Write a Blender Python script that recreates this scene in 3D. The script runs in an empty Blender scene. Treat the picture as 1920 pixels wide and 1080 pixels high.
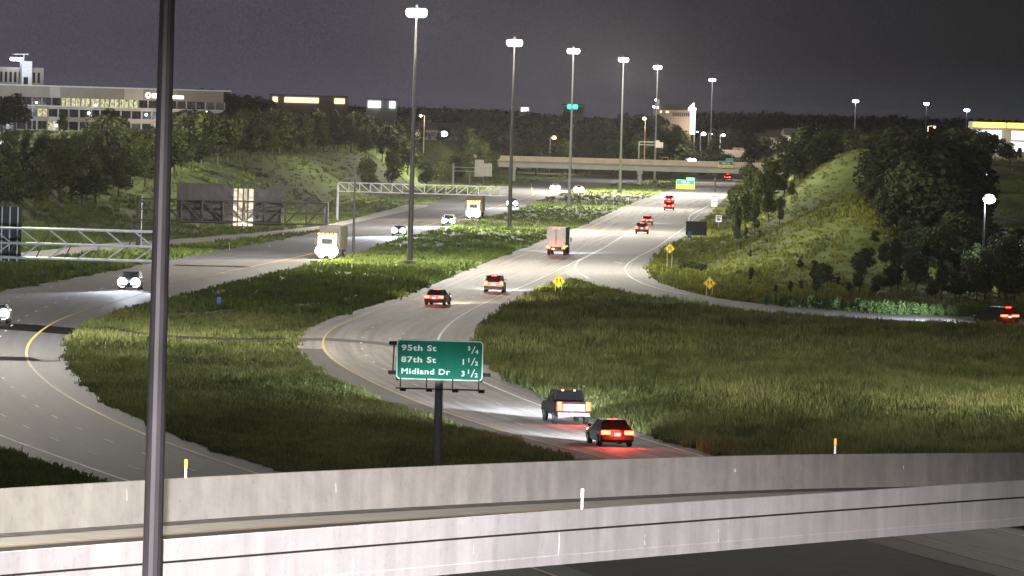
import bpy, bmesh, math, random
import numpy as np
from mathutils import Vector, Matrix, Euler

random.seed(7); RNG = np.random.default_rng(7)
SC = bpy.context.scene
COL = SC.collection
R_ = math.radians

# ------------------------------------------------------------------ camera
F_PX, CAM_H, PITCH, ROLL = 12000.0, 18.0, math.atan(325 / 12000.0), 0.028
cam_d = bpy.data.cameras.new('traffic_camera')
cam = bpy.data.objects.new('traffic_camera', cam_d); COL.objects.link(cam)
cam_d.sensor_width = 36.0; cam_d.lens = 36.0 * F_PX / 1920.0
cam_d.clip_start = 1.0; cam_d.clip_end = 60000.0
CROT = Matrix.Rotation(math.pi / 2 - PITCH, 3, 'X') @ Matrix.Rotation(ROLL, 3, 'Z')
cam.matrix_world = Matrix.Translation((0, 0, CAM_H)) @ CROT.to_4x4()
SC.camera = cam

# ------------------------------------------------------------------ night sky
W = bpy.data.worlds.new('World'); SC.world = W; W.use_nodes = True
wn, wl = W.node_tree.nodes, W.node_tree.links
wn.clear()
w_out = wn.new('ShaderNodeOutputWorld'); w_bg = wn.new('ShaderNodeBackground')
w_tc = wn.new('ShaderNodeTexCoord'); w_sep = wn.new('ShaderNodeSeparateXYZ')
wl.new(w_tc.outputs['Generated'], w_sep.inputs[0])
w_az = wn.new('ShaderNodeMapRange'); w_az.interpolation_type = 'SMOOTHSTEP'
w_az.inputs['From Min'].default_value = -0.07; w_az.inputs['From Max'].default_value = 0.085
wl.new(w_sep.outputs['X'], w_az.inputs['Value'])
w_mix = wn.new('ShaderNodeMix'); w_mix.data_type = 'RGBA'
w_mix.inputs['A'].default_value = (0.056, 0.048, 0.070, 1); w_mix.inputs['B'].default_value = (0.0125, 0.0125, 0.0145, 1)
wl.new(w_az.outputs[0], w_mix.inputs['Factor'])
w_el = wn.new('ShaderNodeMapRange'); w_el.interpolation_type = 'SMOOTHSTEP'      # town glow along the horizon
w_el.inputs['From Min'].default_value = 0.0115; w_el.inputs['From Max'].default_value = -0.004
wl.new(w_sep.outputs['Z'], w_el.inputs['Value'])
w_glow = wn.new('ShaderNodeMix'); w_glow.data_type = 'RGBA'; w_glow.blend_type = 'ADD'
w_glow.inputs['B'].default_value = (0.026, 0.029, 0.036, 1)
wl.new(w_el.outputs[0], w_glow.inputs['Factor']); wl.new(w_mix.outputs['Result'], w_glow.inputs['A'])
w_no = wn.new('ShaderNodeTexNoise'); w_no.inputs['Scale'].default_value = 2600; w_no.inputs['Detail'].default_value = 4
wl.new(w_tc.outputs['Generated'], w_no.inputs['Vector'])
w_nr = wn.new('ShaderNodeMapRange'); w_nr.inputs['From Min'].default_value = 0.3; w_nr.inputs['From Max'].default_value = 0.7
w_nr.inputs['To Min'].default_value = 0.82; w_nr.inputs['To Max'].default_value = 1.18
wl.new(w_no.outputs['Fac'], w_nr.inputs['Value'])
w_mul = wn.new('ShaderNodeMix'); w_mul.data_type = 'RGBA'; w_mul.blend_type = 'MULTIPLY'; w_mul.inputs['Factor'].default_value = 1
wl.new(w_glow.outputs['Result'], w_mul.inputs['A']); wl.new(w_nr.outputs[0], w_mul.inputs['B'])
wl.new(w_mul.outputs['Result'], w_bg.inputs['Color'])
w_bg.inputs['Strength'].default_value = 1.0
wl.new(w_bg.outputs[0], w_out.inputs['Surface'])

SC.view_settings.view_transform = 'Standard'; SC.view_settings.look = 'None'
SC.view_settings.exposure = 0.0; SC.view_settings.gamma = 1.0
SC.view_settings.use_curve_mapping = False
try:
    SC.cycles.use_denoising = True
    SC.cycles.use_light_tree = True
    SC.cycles.max_bounces = 4; SC.cycles.diffuse_bounces = 2; SC.cycles.glossy_bounces = 2
    SC.cycles.sample_clamp_indirect = 1.5; SC.cycles.sample_clamp_direct = 12.0
    SC.cycles.caustics_reflective = False; SC.cycles.caustics_refractive = False
except Exception:
    pass

# light levels (watts) and colours
MAST_W, M0_W = 360000.0, 36000.0
HEAD_W = 110000.0
FLYOVER_FILL_W = 1900000.0
CAM_MAST_W, C_NEAR = 640000.0, (1.0, 0.95, 0.93)
C_MAST, C_COOL, C_WARM = (1.0, 0.93, 0.80), (0.82, 0.90, 1.0), (1.0, 0.80, 0.52)

# ------------------------------------------------------------------ picture <-> place helpers
def ray(x, y):
    return (CROT @ Vector(((x - 960) / F_PX, -(y - 540) / F_PX, -1))).normalized()
def G(x, y, z=0.0):
    d = ray(x, y); t = (z - CAM_H) / d.z
    return Vector((d.x * t, d.y * t, z))
def P(x, y, Y):
    d = ray(x, y); t = Y / d.y
    return Vector((d.x * t, Y, CAM_H + d.z * t))
def sst(t):
    t = np.clip(t, 0, 1); return t * t * (3 - 2 * t)

def line(pts):                      # X as a smooth function of Y, from points on the ground
    w = sorted([(p.y, p.x) for p in (G(*q) for q in pts)])
    ys, xs = np.array([a for a, _ in w]), np.array([b for _, b in w])
    s = np.linspace(math.log(ys[0]), math.log(ys[-1]), 260)
    v = np.interp(np.exp(s), ys, xs)
    pad = np.concatenate([v[0] + (v[0] - v[1:9][::-1]), v, v[-1] + (v[-1] - v[-9:-1][::-1])])
    v = np.convolve(pad, np.hanning(19)[1:-1] / np.hanning(19).sum(), 'same')[8:-8]
    e = np.exp(s)
    def f(Y):
        return np.interp(Y, e, v)
    f.lo, f.hi = ys[0], ys[-1]
    return f

main_L = line([(1300, 338), (1278, 350), (1180, 382), (1090, 424), (1000, 458), (900, 497), (820, 530), (745, 560), (640, 590), (575, 612), (553, 635),
               (555, 660), (580, 682), (640, 716), (740, 762), (900, 815), (1000, 843), (1120, 872), (1310, 925), (1500, 978), (1700, 1038), (1900, 1088), (2150, 1150)])
main_R = line([(1385, 338), (1368, 362), (1332, 400), (1290, 440), (1240, 470), (1222, 490), (1214, 508), (1150, 513), (1060, 519), (1010, 545), (960, 570), (905, 605), (890, 630),
               (895, 660), (915, 690), (980, 725), (1040, 755), (1130, 790), (1250, 830), (1350, 855), (1520, 900), (1760, 955), (2060, 1020), (2400, 1090), (2600, 1140)])
main_W = line([(1300, 360), (1210, 415), (1130, 467), (1080, 490), (1030, 515), (980, 538), (940, 553), (905, 570), (850, 600), (820, 632), (818, 655), (835, 682), (905, 718),
               (960, 740), (1020, 765), (1200, 822), (1310, 855), (1480, 902), (1720, 960), (2020, 1028), (2350, 1098), (2520, 1140)])
left_R = line([(1235, 335), (1100, 352), (1020, 372), (960, 398), (890, 412), (780, 440), (720, 455), (665, 480), (600, 490), (540, 505), (440, 530), (330, 555), (200, 590),
               (150, 615), (125, 640), (120, 660), (130, 690), (165, 730), (230, 775), (310, 805), (400, 845), (530, 885), (760, 960), (1000, 1040), (1250, 1130)])
left_Y = line([(1000, 367), (860, 408), (700, 448), (560, 482), (400, 515), (250, 555), (110, 598), (70, 625), (48, 650), (50, 680), (80, 712), (120, 741), (190, 779), (280, 820), (430, 872), (700, 960), (1150, 1120)])
left_L = line([(1100, 332), (1000, 343), (950, 350), (880, 364), (800, 382), (720, 402), (660, 416), (600, 435), (480, 458), (330, 485), (200, 510), (100, 528), (0, 545), (-90, 580), (-160, 640), (-180, 700),
               (-140, 770), (0, 853), (150, 905), (300, 950), (560, 1030), (800, 1110)])
left_W = line([(-60, 560), (-120, 640), (-130, 710), (-90, 772), (0, 818), (230, 900), (420, 955), (900, 1100)])
ramp_out_hi = [(1330, 400), (1290, 440), (1240, 470), (1222, 490), (1215, 508), (1226, 526), (1262, 540), (1330, 558), (1385, 567), (1440, 573), (1540, 581), (1640, 588), (1780, 594), (1920, 600), (2100, 606)]
ramp_out_lo = [(1215, 415), (1130, 462), (1080, 487), (1062, 500), (1056, 512), (1075, 522), (1120, 536), (1180, 550), (1250, 563), (1310, 571), (1400, 584), (1500, 594), (1640, 604), (1790, 610), (2000, 616)]
side_hi = line([(760, 385), (690, 404), (600, 424), (480, 437), (330, 449), (200, 456), (0, 479), (-200, 505)])
side_lo = line([(800, 388), (700, 410), (600, 432), (480, 447), (330, 461), (200, 472), (0, 492), (-200, 520)])

# ------------------------------------------------------------------ terrain
_ax = np.array([-900, -300, 0, 200, 330, 480, 560, 650, 750, 850, 950, 1100]); _ay = np.array([540, 650, 755, 830, 890, 990, 1080, 1210, 1400, 1720, 2150, 2700.])
_exY = np.array([500, 560, 628, 713, 806, 874, 1000, 1234, 1588, 1900, 2400]); _exX = np.array([62, 52, 27, 18, 19, 21.5, 28.5, 39.5, 55, 66, 85.])
def H(X, Y):
    X = np.asarray(X, float); Y = np.asarray(Y, float)
    xp = 960 + F_PX * X / np.maximum(Y, 50)
    t = Y - np.interp(xp, _ax, _ay)
    left = np.where(xp < 1100, 8.6 * sst(t / 270) + 0.4 * sst((t - 270) / 700), 0) * sst((1100 - xp) / 160) * sst((Y - 420) / 200)
    ex = np.interp(Y, _exY, _exX)
    mound = (9.4 * sst((Y - 640) / 165) * (1 - 0.30 * sst((Y - 815) / 60) * sst((1010 - Y) / 90)) + 4.6 * sst((Y - 920) / 110)) * sst((X - ex - 3) / 24) * (1 - 0.93 * sst((X - 41 - 0.075 * np.clip(Y - 800, 0, 240)) / 11) * sst((1350 - Y) / 200)) * (1 - 0.22 * sst((Y - 1000) / 300))
    mound = mound * sst((Y - 560) / 80)
    far = 5.5 * sst((Y - 2050) / 900) * (1 - np.clip(left / 8, 0, 1)) * (1 - np.clip(mound / 12, 0, 1))
    rough = 0.25 * np.sin(X * 0.21 + Y * 0.013) * np.sin(Y * 0.041) * np.clip((left + mound) / 4, 0, 1)
    return left + mound + far + rough
def at(x, Y, dz=0.0):               # the ground at picture column x and distance Y (roll of the camera taken into account by iteration)
    y = 300.0
    for _ in range(6):
        p = P(x, y, Y); z = float(H(p.x, Y))
        y += (p.z - z) * F_PX / Y
    return Vector((p.x, Y, z + dz))
def z_of(x, y, Y): return P(x, y, Y).z

# ------------------------------------------------------------------ materials
MATS = {}
def nt(name):
    m = bpy.data.materials.new(name); m.use_nodes = True; n = m.node_tree.nodes; n.clear()
    return m, n, m.node_tree.links
def mat(name, col, rough=0.7, metal=0.0, var=0.18, scale=2.0, stretch=(1, 1, 1), bump=0.0, spec=0.3, coat=0.0, detail=6):
    if name in MATS: return MATS[name]
    m, n, l = nt(name)
    o = n.new('ShaderNodeOutputMaterial'); b = n.new('ShaderNodeBsdfPrincipled'); l.new(b.outputs[0], o.inputs[0])
    b.inputs['Roughness'].default_value = rough; b.inputs['Metallic'].default_value = metal
    b.inputs['Specular IOR Level'].default_value = spec
    if coat: b.inputs['Coat Weight'].default_value = coat; b.inputs['Coat Roughness'].default_value = 0.08
    tc = n.new('ShaderNodeTexCoord'); mp = n.new('ShaderNodeMapping'); mp.inputs['Scale'].default_value = stretch
    l.new(tc.outputs['Object'], mp.inputs[0])
    no = n.new('ShaderNodeTexNoise'); no.inputs['Scale'].default_value = scale; no.inputs['Detail'].default_value = detail; no.inputs['Roughness'].default_value = 0.62
    l.new(mp.outputs[0], no.inputs['Vector'])
    r = n.new('ShaderNodeMapRange'); r.inputs['From Min'].default_value = 0.25; r.inputs['From Max'].default_value = 0.75
    r.inputs['To Min'].default_value = 1 - var; r.inputs['To Max'].default_value = 1 + var
    l.new(no.outputs['Fac'], r.inputs['Value'])
    mx = n.new('ShaderNodeMix'); mx.data_type = 'RGBA'; mx.blend_type = 'MULTIPLY'; mx.inputs['Factor'].default_value = 1
    mx.inputs['A'].default_value = (*col, 1); l.new(r.outputs[0], mx.inputs['B']); l.new(mx.outputs['Result'], b.inputs['Base Color'])
    if bump:
        bp = n.new('ShaderNodeBump'); bp.inputs['Strength'].default_value = bump; bp.inputs['Distance'].default_value = 0.05
        l.new(no.outputs['Fac'], bp.inputs['Height']); l.new(bp.outputs[0], b.inputs['Normal'])
    MATS[name] = m; return m
def glow(name, col, strength, sample=False):
    if name in MATS: return MATS[name]
    m, n, l = nt(name)
    o = n.new('ShaderNodeOutputMaterial'); e = n.new('ShaderNodeEmission'); l.new(e.outputs[0], o.inputs[0])
    e.inputs['Color'].default_value = (*col, 1); e.inputs['Strength'].default_value = strength
    m.cycles.emission_sampling = 'AUTO' if sample else 'NONE'
    MATS[name] = m; return m
def ramp_node(n, stops):
    c = n.new('ShaderNodeValToRGB'); cr = c.color_ramp
    while len(cr.elements) < len(stops): cr.elements.new(0.5)
    for e, (p, col) in zip(cr.elements, stops): e.position = p; e.color = (*col, 1)
    return c

def grass_mat(name, stops, use_tint):
    m, n, l = nt(name)
    o = n.new('ShaderNodeOutputMaterial'); b = n.new('ShaderNodeBsdfPrincipled'); l.new(b.outputs[0], o.inputs[0])
    b.inputs['Roughness'].default_value = 0.85; b.inputs['Specular IOR Level'].default_value = 0.1
    g = n.new('ShaderNodeNewGeometry'); mp = n.new('ShaderNodeMapping'); mp.inputs['Scale'].default_value = (1, 0.22, 1)
    l.new(g.outputs['Position'], mp.inputs[0])
    n1 = n.new('ShaderNodeTexNoise'); n1.inputs['Scale'].default_value = 0.16; n1.inputs['Detail'].default_value = 5; n1.inputs['Roughness'].default_value = 0.65
    l.new(mp.outputs[0], n1.inputs['Vector'])
    n2 = n.new('ShaderNodeTexNoise'); n2.inputs['Scale'].default_value = 2.2; n2.inputs['Detail'].default_value = 4
    l.new(mp.outputs[0], n2.inputs['Vector'])
    ad = n.new('ShaderNodeMath'); ad.operation = 'MULTIPLY_ADD'; ad.inputs[1].default_value = 1.55; l.new(n1.outputs['Fac'], ad.inputs[0])
    if use_tint:
        at_ = n.new('ShaderNodeAttribute'); at_.attribute_name = 'tint'
        sc = n.new('ShaderNodeMath'); sc.operation = 'MULTIPLY_ADD'; sc.inputs[1].default_value = 0.6; sc.inputs[2].default_value = -0.62
        l.new(at_.outputs['Fac'], sc.inputs[0]); l.new(sc.outputs[0], ad.inputs[2])
    else:
        sc = n.new('ShaderNodeMath'); sc.operation = 'MULTIPLY_ADD'; sc.inputs[1].default_value = 0.5; sc.inputs[2].default_value = -0.56
        l.new(n2.outputs['Fac'], sc.inputs[0]); l.new(sc.outputs[0], ad.inputs[2])
    c = ramp_node(n, stops); l.new(ad.outputs[0], c.inputs[0]); l.new(c.outputs[0], b.inputs['Base Color'])
    if use_tint:                                     # thin blades pass light through
        t = n.new('ShaderNodeBsdfTranslucent'); l.new(c.outputs[0], t.inputs['Color'])
        nv = n.new('ShaderNodeVectorMath'); nv.operation = 'MULTIPLY_ADD'; nv.inputs[1].default_value = (0.55, 0.55, 0.55); nv.inputs[2].default_value = (0, 0, 0.75)
        l.new(g.outputs['Normal'], nv.inputs[0]); nz = n.new('ShaderNodeVectorMath'); nz.operation = 'NORMALIZE'; l.new(nv.outputs[0], nz.inputs[0])
        l.new(nz.outputs[0], b.inputs['Normal'])
        ms = n.new('ShaderNodeMixShader'); ms.inputs[0].default_value = 0.25; l.new(b.outputs[0], ms.inputs[1]); l.new(t.outputs[0], ms.inputs[2]); l.new(ms.outputs[0], o.inputs[0])
    MATS[name] = m; return m

G_DRY = [(0.0, (0.050, 0.066, 0.024)), (0.35, (0.125, 0.152, 0.050)), (0.6, (0.200, 0.222, 0.080)), (1.0, (0.31, 0.30, 0.14))]
G_GREEN = [(0.0, (0.045, 0.070, 0.020)), (0.4, (0.105, 0.150, 0.036)), (0.7, (0.150, 0.190, 0.045)), (1.0, (0.20, 0.215, 0.07))]
G_HILL = [(0.0, (0.055, 0.067, 0.018)), (0.4, (0.150, 0.172, 0.033)), (0.7, (0.225, 0.240, 0.046)), (1.0, (0.29, 0.275, 0.075))]
m_soil = grass_mat('turf', [(0.0, (0.036, 0.046, 0.016)), (0.4, (0.082, 0.112, 0.030)), (0.7, (0.115, 0.150, 0.038)), (1.0, (0.140, 0.160, 0.050))], False)
m_meadow = grass_mat('meadow_blades', G_DRY, True)
m_median = grass_mat('median_blades', G_GREEN, True)
m_hillg = grass_mat('hill_blades', G_HILL, True)

def road_mat(name, col, streak=0.3):
    m, n, l = nt(name)
    o = n.new('ShaderNodeOutputMaterial'); b = n.new('ShaderNodeBsdfPrincipled'); l.new(b.outputs[0], o.inputs[0])
    b.inputs['Roughness'].default_value = 0.75; b.inputs['Specular IOR Level'].default_value = 0.35
    uv = n.new('ShaderNodeUVMap'); uv.uv_map = 'lane'
    mp = n.new('ShaderNodeMapping'); mp.inputs['Scale'].default_value = (1.0, 0.012, 1); l.new(uv.outputs[0], mp.inputs[0])
    n1 = n.new('ShaderNodeTexNoise'); n1.inputs['Scale'].default_value = 1.3; n1.inputs['Detail'].default_value = 5; n1.inputs['Roughness'].default_value = 0.6
    l.new(mp.outputs[0], n1.inputs['Vector'])
    mp2 = n.new('ShaderNodeMapping'); mp2.inputs['Scale'].default_value = (1.0, 0.25, 1); l.new(uv.outputs[0], mp2.inputs[0])
    n2 = n.new('ShaderNodeTexNoise'); n2.inputs['Scale'].default_value = 1.1; n2.inputs['Detail'].default_value = 7; n2.inputs['Roughness'].default_value = 0.75
    l.new(mp2.outputs[0], n2.inputs['Vector'])
    r1 = n.new('ShaderNodeMapRange'); r1.inputs['From Min'].default_value = 0.3; r1.inputs['From Max'].default_value = 0.7
    r1.inputs['To Min'].default_value = 1 - streak; r1.inputs['To Max'].default_value = 1 + streak * 0.6; l.new(n1.outputs['Fac'], r1.inputs['Value'])
    r2 = n.new('ShaderNodeMapRange'); r2.inputs['From Min'].default_value = 0.3; r2.inputs['From Max'].default_value = 0.7
    r2.inputs['To Min'].default_value = 0.78; r2.inputs['To Max'].default_value = 1.2; l.new(n2.outputs['Fac'], r2.inputs['Value'])
    mm = n.new('ShaderNodeMath'); mm.operation = 'MULTIPLY'; l.new(r1.outputs[0], mm.inputs[0]); l.new(r2.outputs[0], mm.inputs[1])
    mx = n.new('ShaderNodeMix'); mx.data_type = 'RGBA'; mx.blend_type = 'MULTIPLY'; mx.inputs['Factor'].default_value = 1
    mx.inputs['A'].default_value = (*col, 1); l.new(mm.outputs[0], mx.inputs['B']); l.new(mx.outputs['Result'], b.inputs['Base Color'])
    MATS[name] = m; return m
m_conc_road = road_mat('old_concrete_road', (0.215, 0.20, 0.188), 0.5)
m_asph = road_mat('asphalt_road', (0.046, 0.047, 0.055), 0.42)
m_shoulder = road_mat('asphalt_shoulder', (0.055, 0.050, 0.048), 0.2)
m_ramp = road_mat('ramp_concrete', (0.27, 0.265, 0.25), 0.2)
m_shadow_band = road_mat('shadow_band_paint', (0.012, 0.012, 0.013), 0.15)  # near-black colour for the painted shadow bands
for k_ in m_shadow_band.node_tree.nodes:
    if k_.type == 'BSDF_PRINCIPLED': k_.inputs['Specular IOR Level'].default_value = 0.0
m_white = mat('white_paint', (0.58, 0.58, 0.56), 0.6, var=0.2, scale=0.6)
m_dash = mat('worn_dash_paint', (0.40, 0.40, 0.39), 0.7, var=0.4, scale=0.5)
m_yellow = mat('yellow_paint', (0.46, 0.31, 0.07), 0.6, var=0.2, scale=0.6)
m_galv = mat('galvanised_steel', (0.38, 0.39, 0.41), 0.5, 0.15, var=0.22, scale=3)
m_dark = mat('dark_steel', (0.035, 0.036, 0.038), 0.55, 0.3, var=0.2, scale=3)
m_alu = mat('bare_aluminium_sheet', (0.50, 0.50, 0.47), 0.5, 0.3, var=0.2, scale=2.5)
m_green = mat('green_sign_sheet', (0.006, 0.17, 0.115), 0.45, var=0.12, scale=1.5)
m_signw = mat('white_sign_legend', (0.84, 0.92, 0.90), 0.45, var=0.05)
m_signy = mat('yellow_sign_sheet', (0.85, 0.68, 0.02), 0.45, var=0.1)
m_black = mat('black_legend', (0.012, 0.012, 0.012), 0.6, var=0.05)
m_tyre = mat('tyre_rubber', (0.018, 0.018, 0.019), 0.85, var=0.15)
m_rim = mat('wheel_alloy', (0.35, 0.35, 0.36), 0.35, 0.8)
m_glass = mat('dark_glass', (0.010, 0.011, 0.013), 0.08, 0.0, var=0.05, spec=0.6)
m_chrome = mat('bumper_chrome', (0.55, 0.55, 0.56), 0.22, 0.9, var=0.08)
m_plate = mat('number_plate', (0.70, 0.70, 0.68), 0.5)
m_trim = mat('black_trim', (0.02, 0.02, 0.021), 0.6)
m_sb = mat('dull_sign_back', (0.032, 0.031, 0.036), 0.75, var=0.3, scale=1.0)
m_blue = mat('blue_sign_sheet', (0.03, 0.11, 0.42), 0.45)

# ------------------------------------------------------------------ mesh building
class MB:
    def __init__(s): s.v, s.f = [], []
    def add(s, vs, fs):
        o = len(s.v); s.v += [tuple(p) for p in vs]; s.f += [tuple(i + o for i in f) for f in fs]; return s
    def box(s, c, d, rz=0.0, taper=1.0):
        a, b, h = d[0] / 2, d[1] / 2, d[2] / 2; out = []
        for sz, k in ((-h, 1.0), (h, taper)):
            for sx, sy in ((-a, -b), (a, -b), (a, b), (-a, b)):
                x, y = sx * k, sy * k
                out.append((c[0] + x * math.cos(rz) - y * math.sin(rz), c[1] + x * math.sin(rz) + y * math.cos(rz), c[2] + sz))
        return s.add(out, [(0, 3, 2, 1), (4, 5, 6, 7), (0, 1, 5, 4), (1, 2, 6, 5), (2, 3, 7, 6), (3, 0, 4, 7)])
    def tube(s, p0, p1, r0, r1=None, n=10, caps=True):
        r1 = r0 if r1 is None else r1
        p0, p1 = Vector(p0), Vector(p1); d = (p1 - p0).normalized()
        u = d.orthogonal().normalized(); w = d.cross(u); vs = []
        for p, r in ((p0, r0), (p1, r1)):
            for i in range(n):
                a = 2 * math.pi * i / n; vs.append(p + (u * math.cos(a) + w * math.sin(a)) * r)
        fs = [(i, (i + 1) % n, n + (i + 1) % n, n + i) for i in range(n)]
        if caps: fs += [tuple(range(n - 1, -1, -1)), tuple(range(n, 2 * n))]
        return s.add(vs, fs)
    def prism(s, poly, axis, a, b):          # polygon (2D) pushed along an axis
        n = len(poly); vs = []
        for t in (a, b):
            for p in poly:
                vs.append({'x': (t, p[0], p[1]), 'y': (p[0], t, p[1]), 'z': (p[0], p[1], t)}[axis])
        fs = [(i, (i + 1) % n, n + (i + 1) % n, n + i) for i in range(n)] + [tuple(range(n - 1, -1, -1)), tuple(range(n, 2 * n))]
        return s.add(vs, fs)
    def ball(s, c, r, seg=10, rings=6, sz=1.0):
        vs = [(c[0], c[1], c[2] + r * sz)]
        for j in range(1, rings):
            t = math.pi * j / rings
            for i in range(seg):
                a = 2 * math.pi * i / seg; vs.append((c[0] + r * math.sin(t) * math.cos(a), c[1] + r * math.sin(t) * math.sin(a), c[2] + r * sz * math.cos(t)))
        vs.append((c[0], c[1], c[2] - r * sz)); fs = []
        for i in range(seg): fs.append((0, 1 + i, 1 + (i + 1) % seg))
        for j in range(rings - 2):
            for i in range(seg):
                a, b = 1 + j * seg + i, 1 + j * seg + (i + 1) % seg; fs.append((a, a + seg, b + seg, b))
        last = len(vs) - 1; q = 1 + (rings - 2) * seg
        for i in range(seg): fs.append((last, q + (i + 1) % seg, q + i))
        return s.add(vs, fs)
    def mesh(s, name, m, smooth=False, bevel=0.0):
        me = bpy.data.meshes.new(name); me.from_pydata(s.v, [], s.f); me.validate()
        bm = bmesh.new(); bm.from_mesh(me)
        bmesh.ops.recalc_face_normals(bm, faces=bm.faces)
        if bevel: bmesh.ops.bevel(bm, geom=[e for e in bm.edges if len(e.link_faces) == 2 and e.calc_face_angle(0) > 0.5], offset=bevel, segments=2, affect='EDGES', clamp_overlap=True)
        if smooth:
            for f in bm.faces: f.smooth = True
        bm.to_mesh(me); bm.free()
        me.materials.append(m); return me
    def build(s, name, m, parent=None, smooth=False, bevel=0.0):
        return link(name, s.mesh(name, m, smooth, bevel), parent)
def link(name, data, parent=None):
    o = bpy.data.objects.new(name, data); COL.objects.link(o)
    if parent: o.parent = parent
    return o
def tag(o, label=None, cat=None, group=None, kind=None):
    if label: o['label'] = label
    if cat: o['category'] = cat
    if group: o['group'] = group
    if kind: o['kind'] = kind
    return o
def thing(name, loc, label, cat, rz=0.0, group=None):
    e = link(name, None); e.empty_display_size = 0.3
    e.location = loc; e.rotation_euler = (0, 0, rz); return tag(e, label, cat, group)
def copy_tree(o, parent=None):
    c = o.copy(); COL.objects.link(c); c.parent = parent
    for ch in [q for q in o.children]: copy_tree(ch, c)
    return c
def lamp(name, kind, loc, watts, col, parent=None, radius=0.25, rot=None, spot=None, blend=0.6):
    d = bpy.data.lights.new(name, kind); d.energy = watts; d.color = col
    d.shadow_soft_size = radius
    if kind == 'SPOT': d.spot_size = spot; d.spot_blend = blend
    o = link(name, d, parent); o.location = loc
    if rot: o.rotation_euler = rot
    return o
_font_cache = {}
def text(s, size, m, parent, loc, name='legend', align='LEFT', rz=0.0, extrude=0.006, bold=0.0, width=None):
    key = (s, size, align, bold, width)
    if key not in _font_cache:
        cu = bpy.data.curves.new('legend', 'FONT'); cu.body = s; cu.size = size; cu.align_x = align; cu.extrude = extrude
        cu.offset = bold; cu.space_character = 1.12; cu.resolution_u = 3
        t = bpy.data.objects.new('legend', cu); COL.objects.link(t)
        bpy.context.view_layer.update()
        me = bpy.data.meshes.new_from_object(t.evaluated_get(bpy.context.evaluated_depsgraph_get()))
        bpy.data.objects.remove(t); bpy.data.curves.remove(cu)
        if width:
            xs = [v.co.x for v in me.vertices]; k = width / (max(xs) - min(xs))
            for v in me.vertices: v.co.x *= k
        _font_cache[key] = me
    me = _font_cache[key].copy(); me.materials.clear(); me.materials.append(m)
    o = link(name, me, parent); o.location = loc; o.rotation_euler = (math.pi / 2, 0, rz); return o

# ------------------------------------------------------------------ ground sheet
def build_ground():
    ys = np.concatenate([np.linspace(-300, 180, 13), np.exp(np.linspace(math.log(200), math.log(3600), 170)), np.exp(np.linspace(math.log(3900), math.log(12000), 12))])
    us = np.concatenate([np.linspace(-1, -0.72, 6), np.linspace(-0.68, 0.68, 130), np.linspace(0.72, 1, 6)])
    Yg, Ug = np.meshgrid(ys, us, indexing='ij')
    Xg = Ug * (70 + 0.13 * np.maximum(Yg, 0))
    Zg = H(Xg, Yg) - 0.03
    v = np.stack([Xg, Yg, Zg], -1).reshape(-1, 3); nu = len(us)
    i = np.arange((len(ys) - 1) * (nu - 1)); r, c = i // (nu - 1), i % (nu - 1); a = r * nu + c
    me = bpy.data.meshes.new('ground'); me.from_pydata(v.tolist(), [], np.stack([a, a + 1, a + nu + 1, a + nu], 1).tolist())
    me.polygons.foreach_set('use_smooth', [True] * len(me.polygons)); me.materials.append(m_soil)
    tag(link('ground', me), 'rough grassy ground of the interchange rising to a hill either side', kind='structure')
build_ground()

POLYS = []                              # world outlines of paved strips, used to keep grass off them
def ribbon(name, A, B, m, z, label, block=True, parent=None, nx=6):
    """A, B: equal length lists of ground points along the two edges"""
    n = len(A); vs, uvs, fs = [], [], []; s = 0.0
    for i in range(n):
        if i: s += ((A[i] + B[i]) / 2 - (A[i - 1] + B[i - 1]) / 2).length
        w = (B[i] - A[i]).length
        for k in range(nx + 1):
            p = A[i].lerp(B[i], k / nx); vs.append((p.x, p.y, p.z + z)); uvs.append((w * k / nx, s))
    for i in range(n - 1):
        for k in range(nx):
            a = i * (nx + 1) + k; fs.append((a, a + 1, a + nx + 2, a + nx + 1))
    me = bpy.data.meshes.new(name); me.from_pydata(vs, [], fs)
    u = me.uv_layers.new(name='lane'); li = np.zeros(len(me.loops), np.int32); me.loops.foreach_get('vertex_index', li)
    u.data.foreach_set('uv', np.array(uvs)[li].ravel())
    me.materials.append(m)
    if block: POLYS.append(np.array([(p.x, p.y) for p in A] + [(p.x, p.y) for p in reversed(B)]))
    o = link(name, me, parent)
    return tag(o, label, kind='structure') if not parent else o
def strip_fn(fl, fr, lo, hi, n=160):
    Y = np.exp(np.linspace(math.log(lo), math.log(hi), n))
    a, b = fl(Y), fr(Y)
    return [Vector((x, y, 0)) for x, y in zip(a, Y)], [Vector((x, y, 0)) for x, y in zip(b, Y)]
def strip_pts(pa, pb, n=70):
    def rs(pts):
        w = [G(*q) for q in pts]; d = [0.0]
        for i in range(1, len(w)): d.append(d[-1] + (w[i] - w[i - 1]).length)
        t = np.linspace(0, d[-1], n); X = np.interp(t, d, [p.x for p in w]); Y = np.interp(t, d, [p.y for p in w])
        k = np.hanning(7)[1:-1]; k /= k.sum()
        X = np.convolve(np.pad(X, 2, 'edge'), k, 'valid'); Y = np.convolve(np.pad(Y, 2, 'edge'), k, 'valid')
        return [Vector((x, y, 0)) for x, y in zip(X, Y)]
    return rs(pa), rs(pb)

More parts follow.
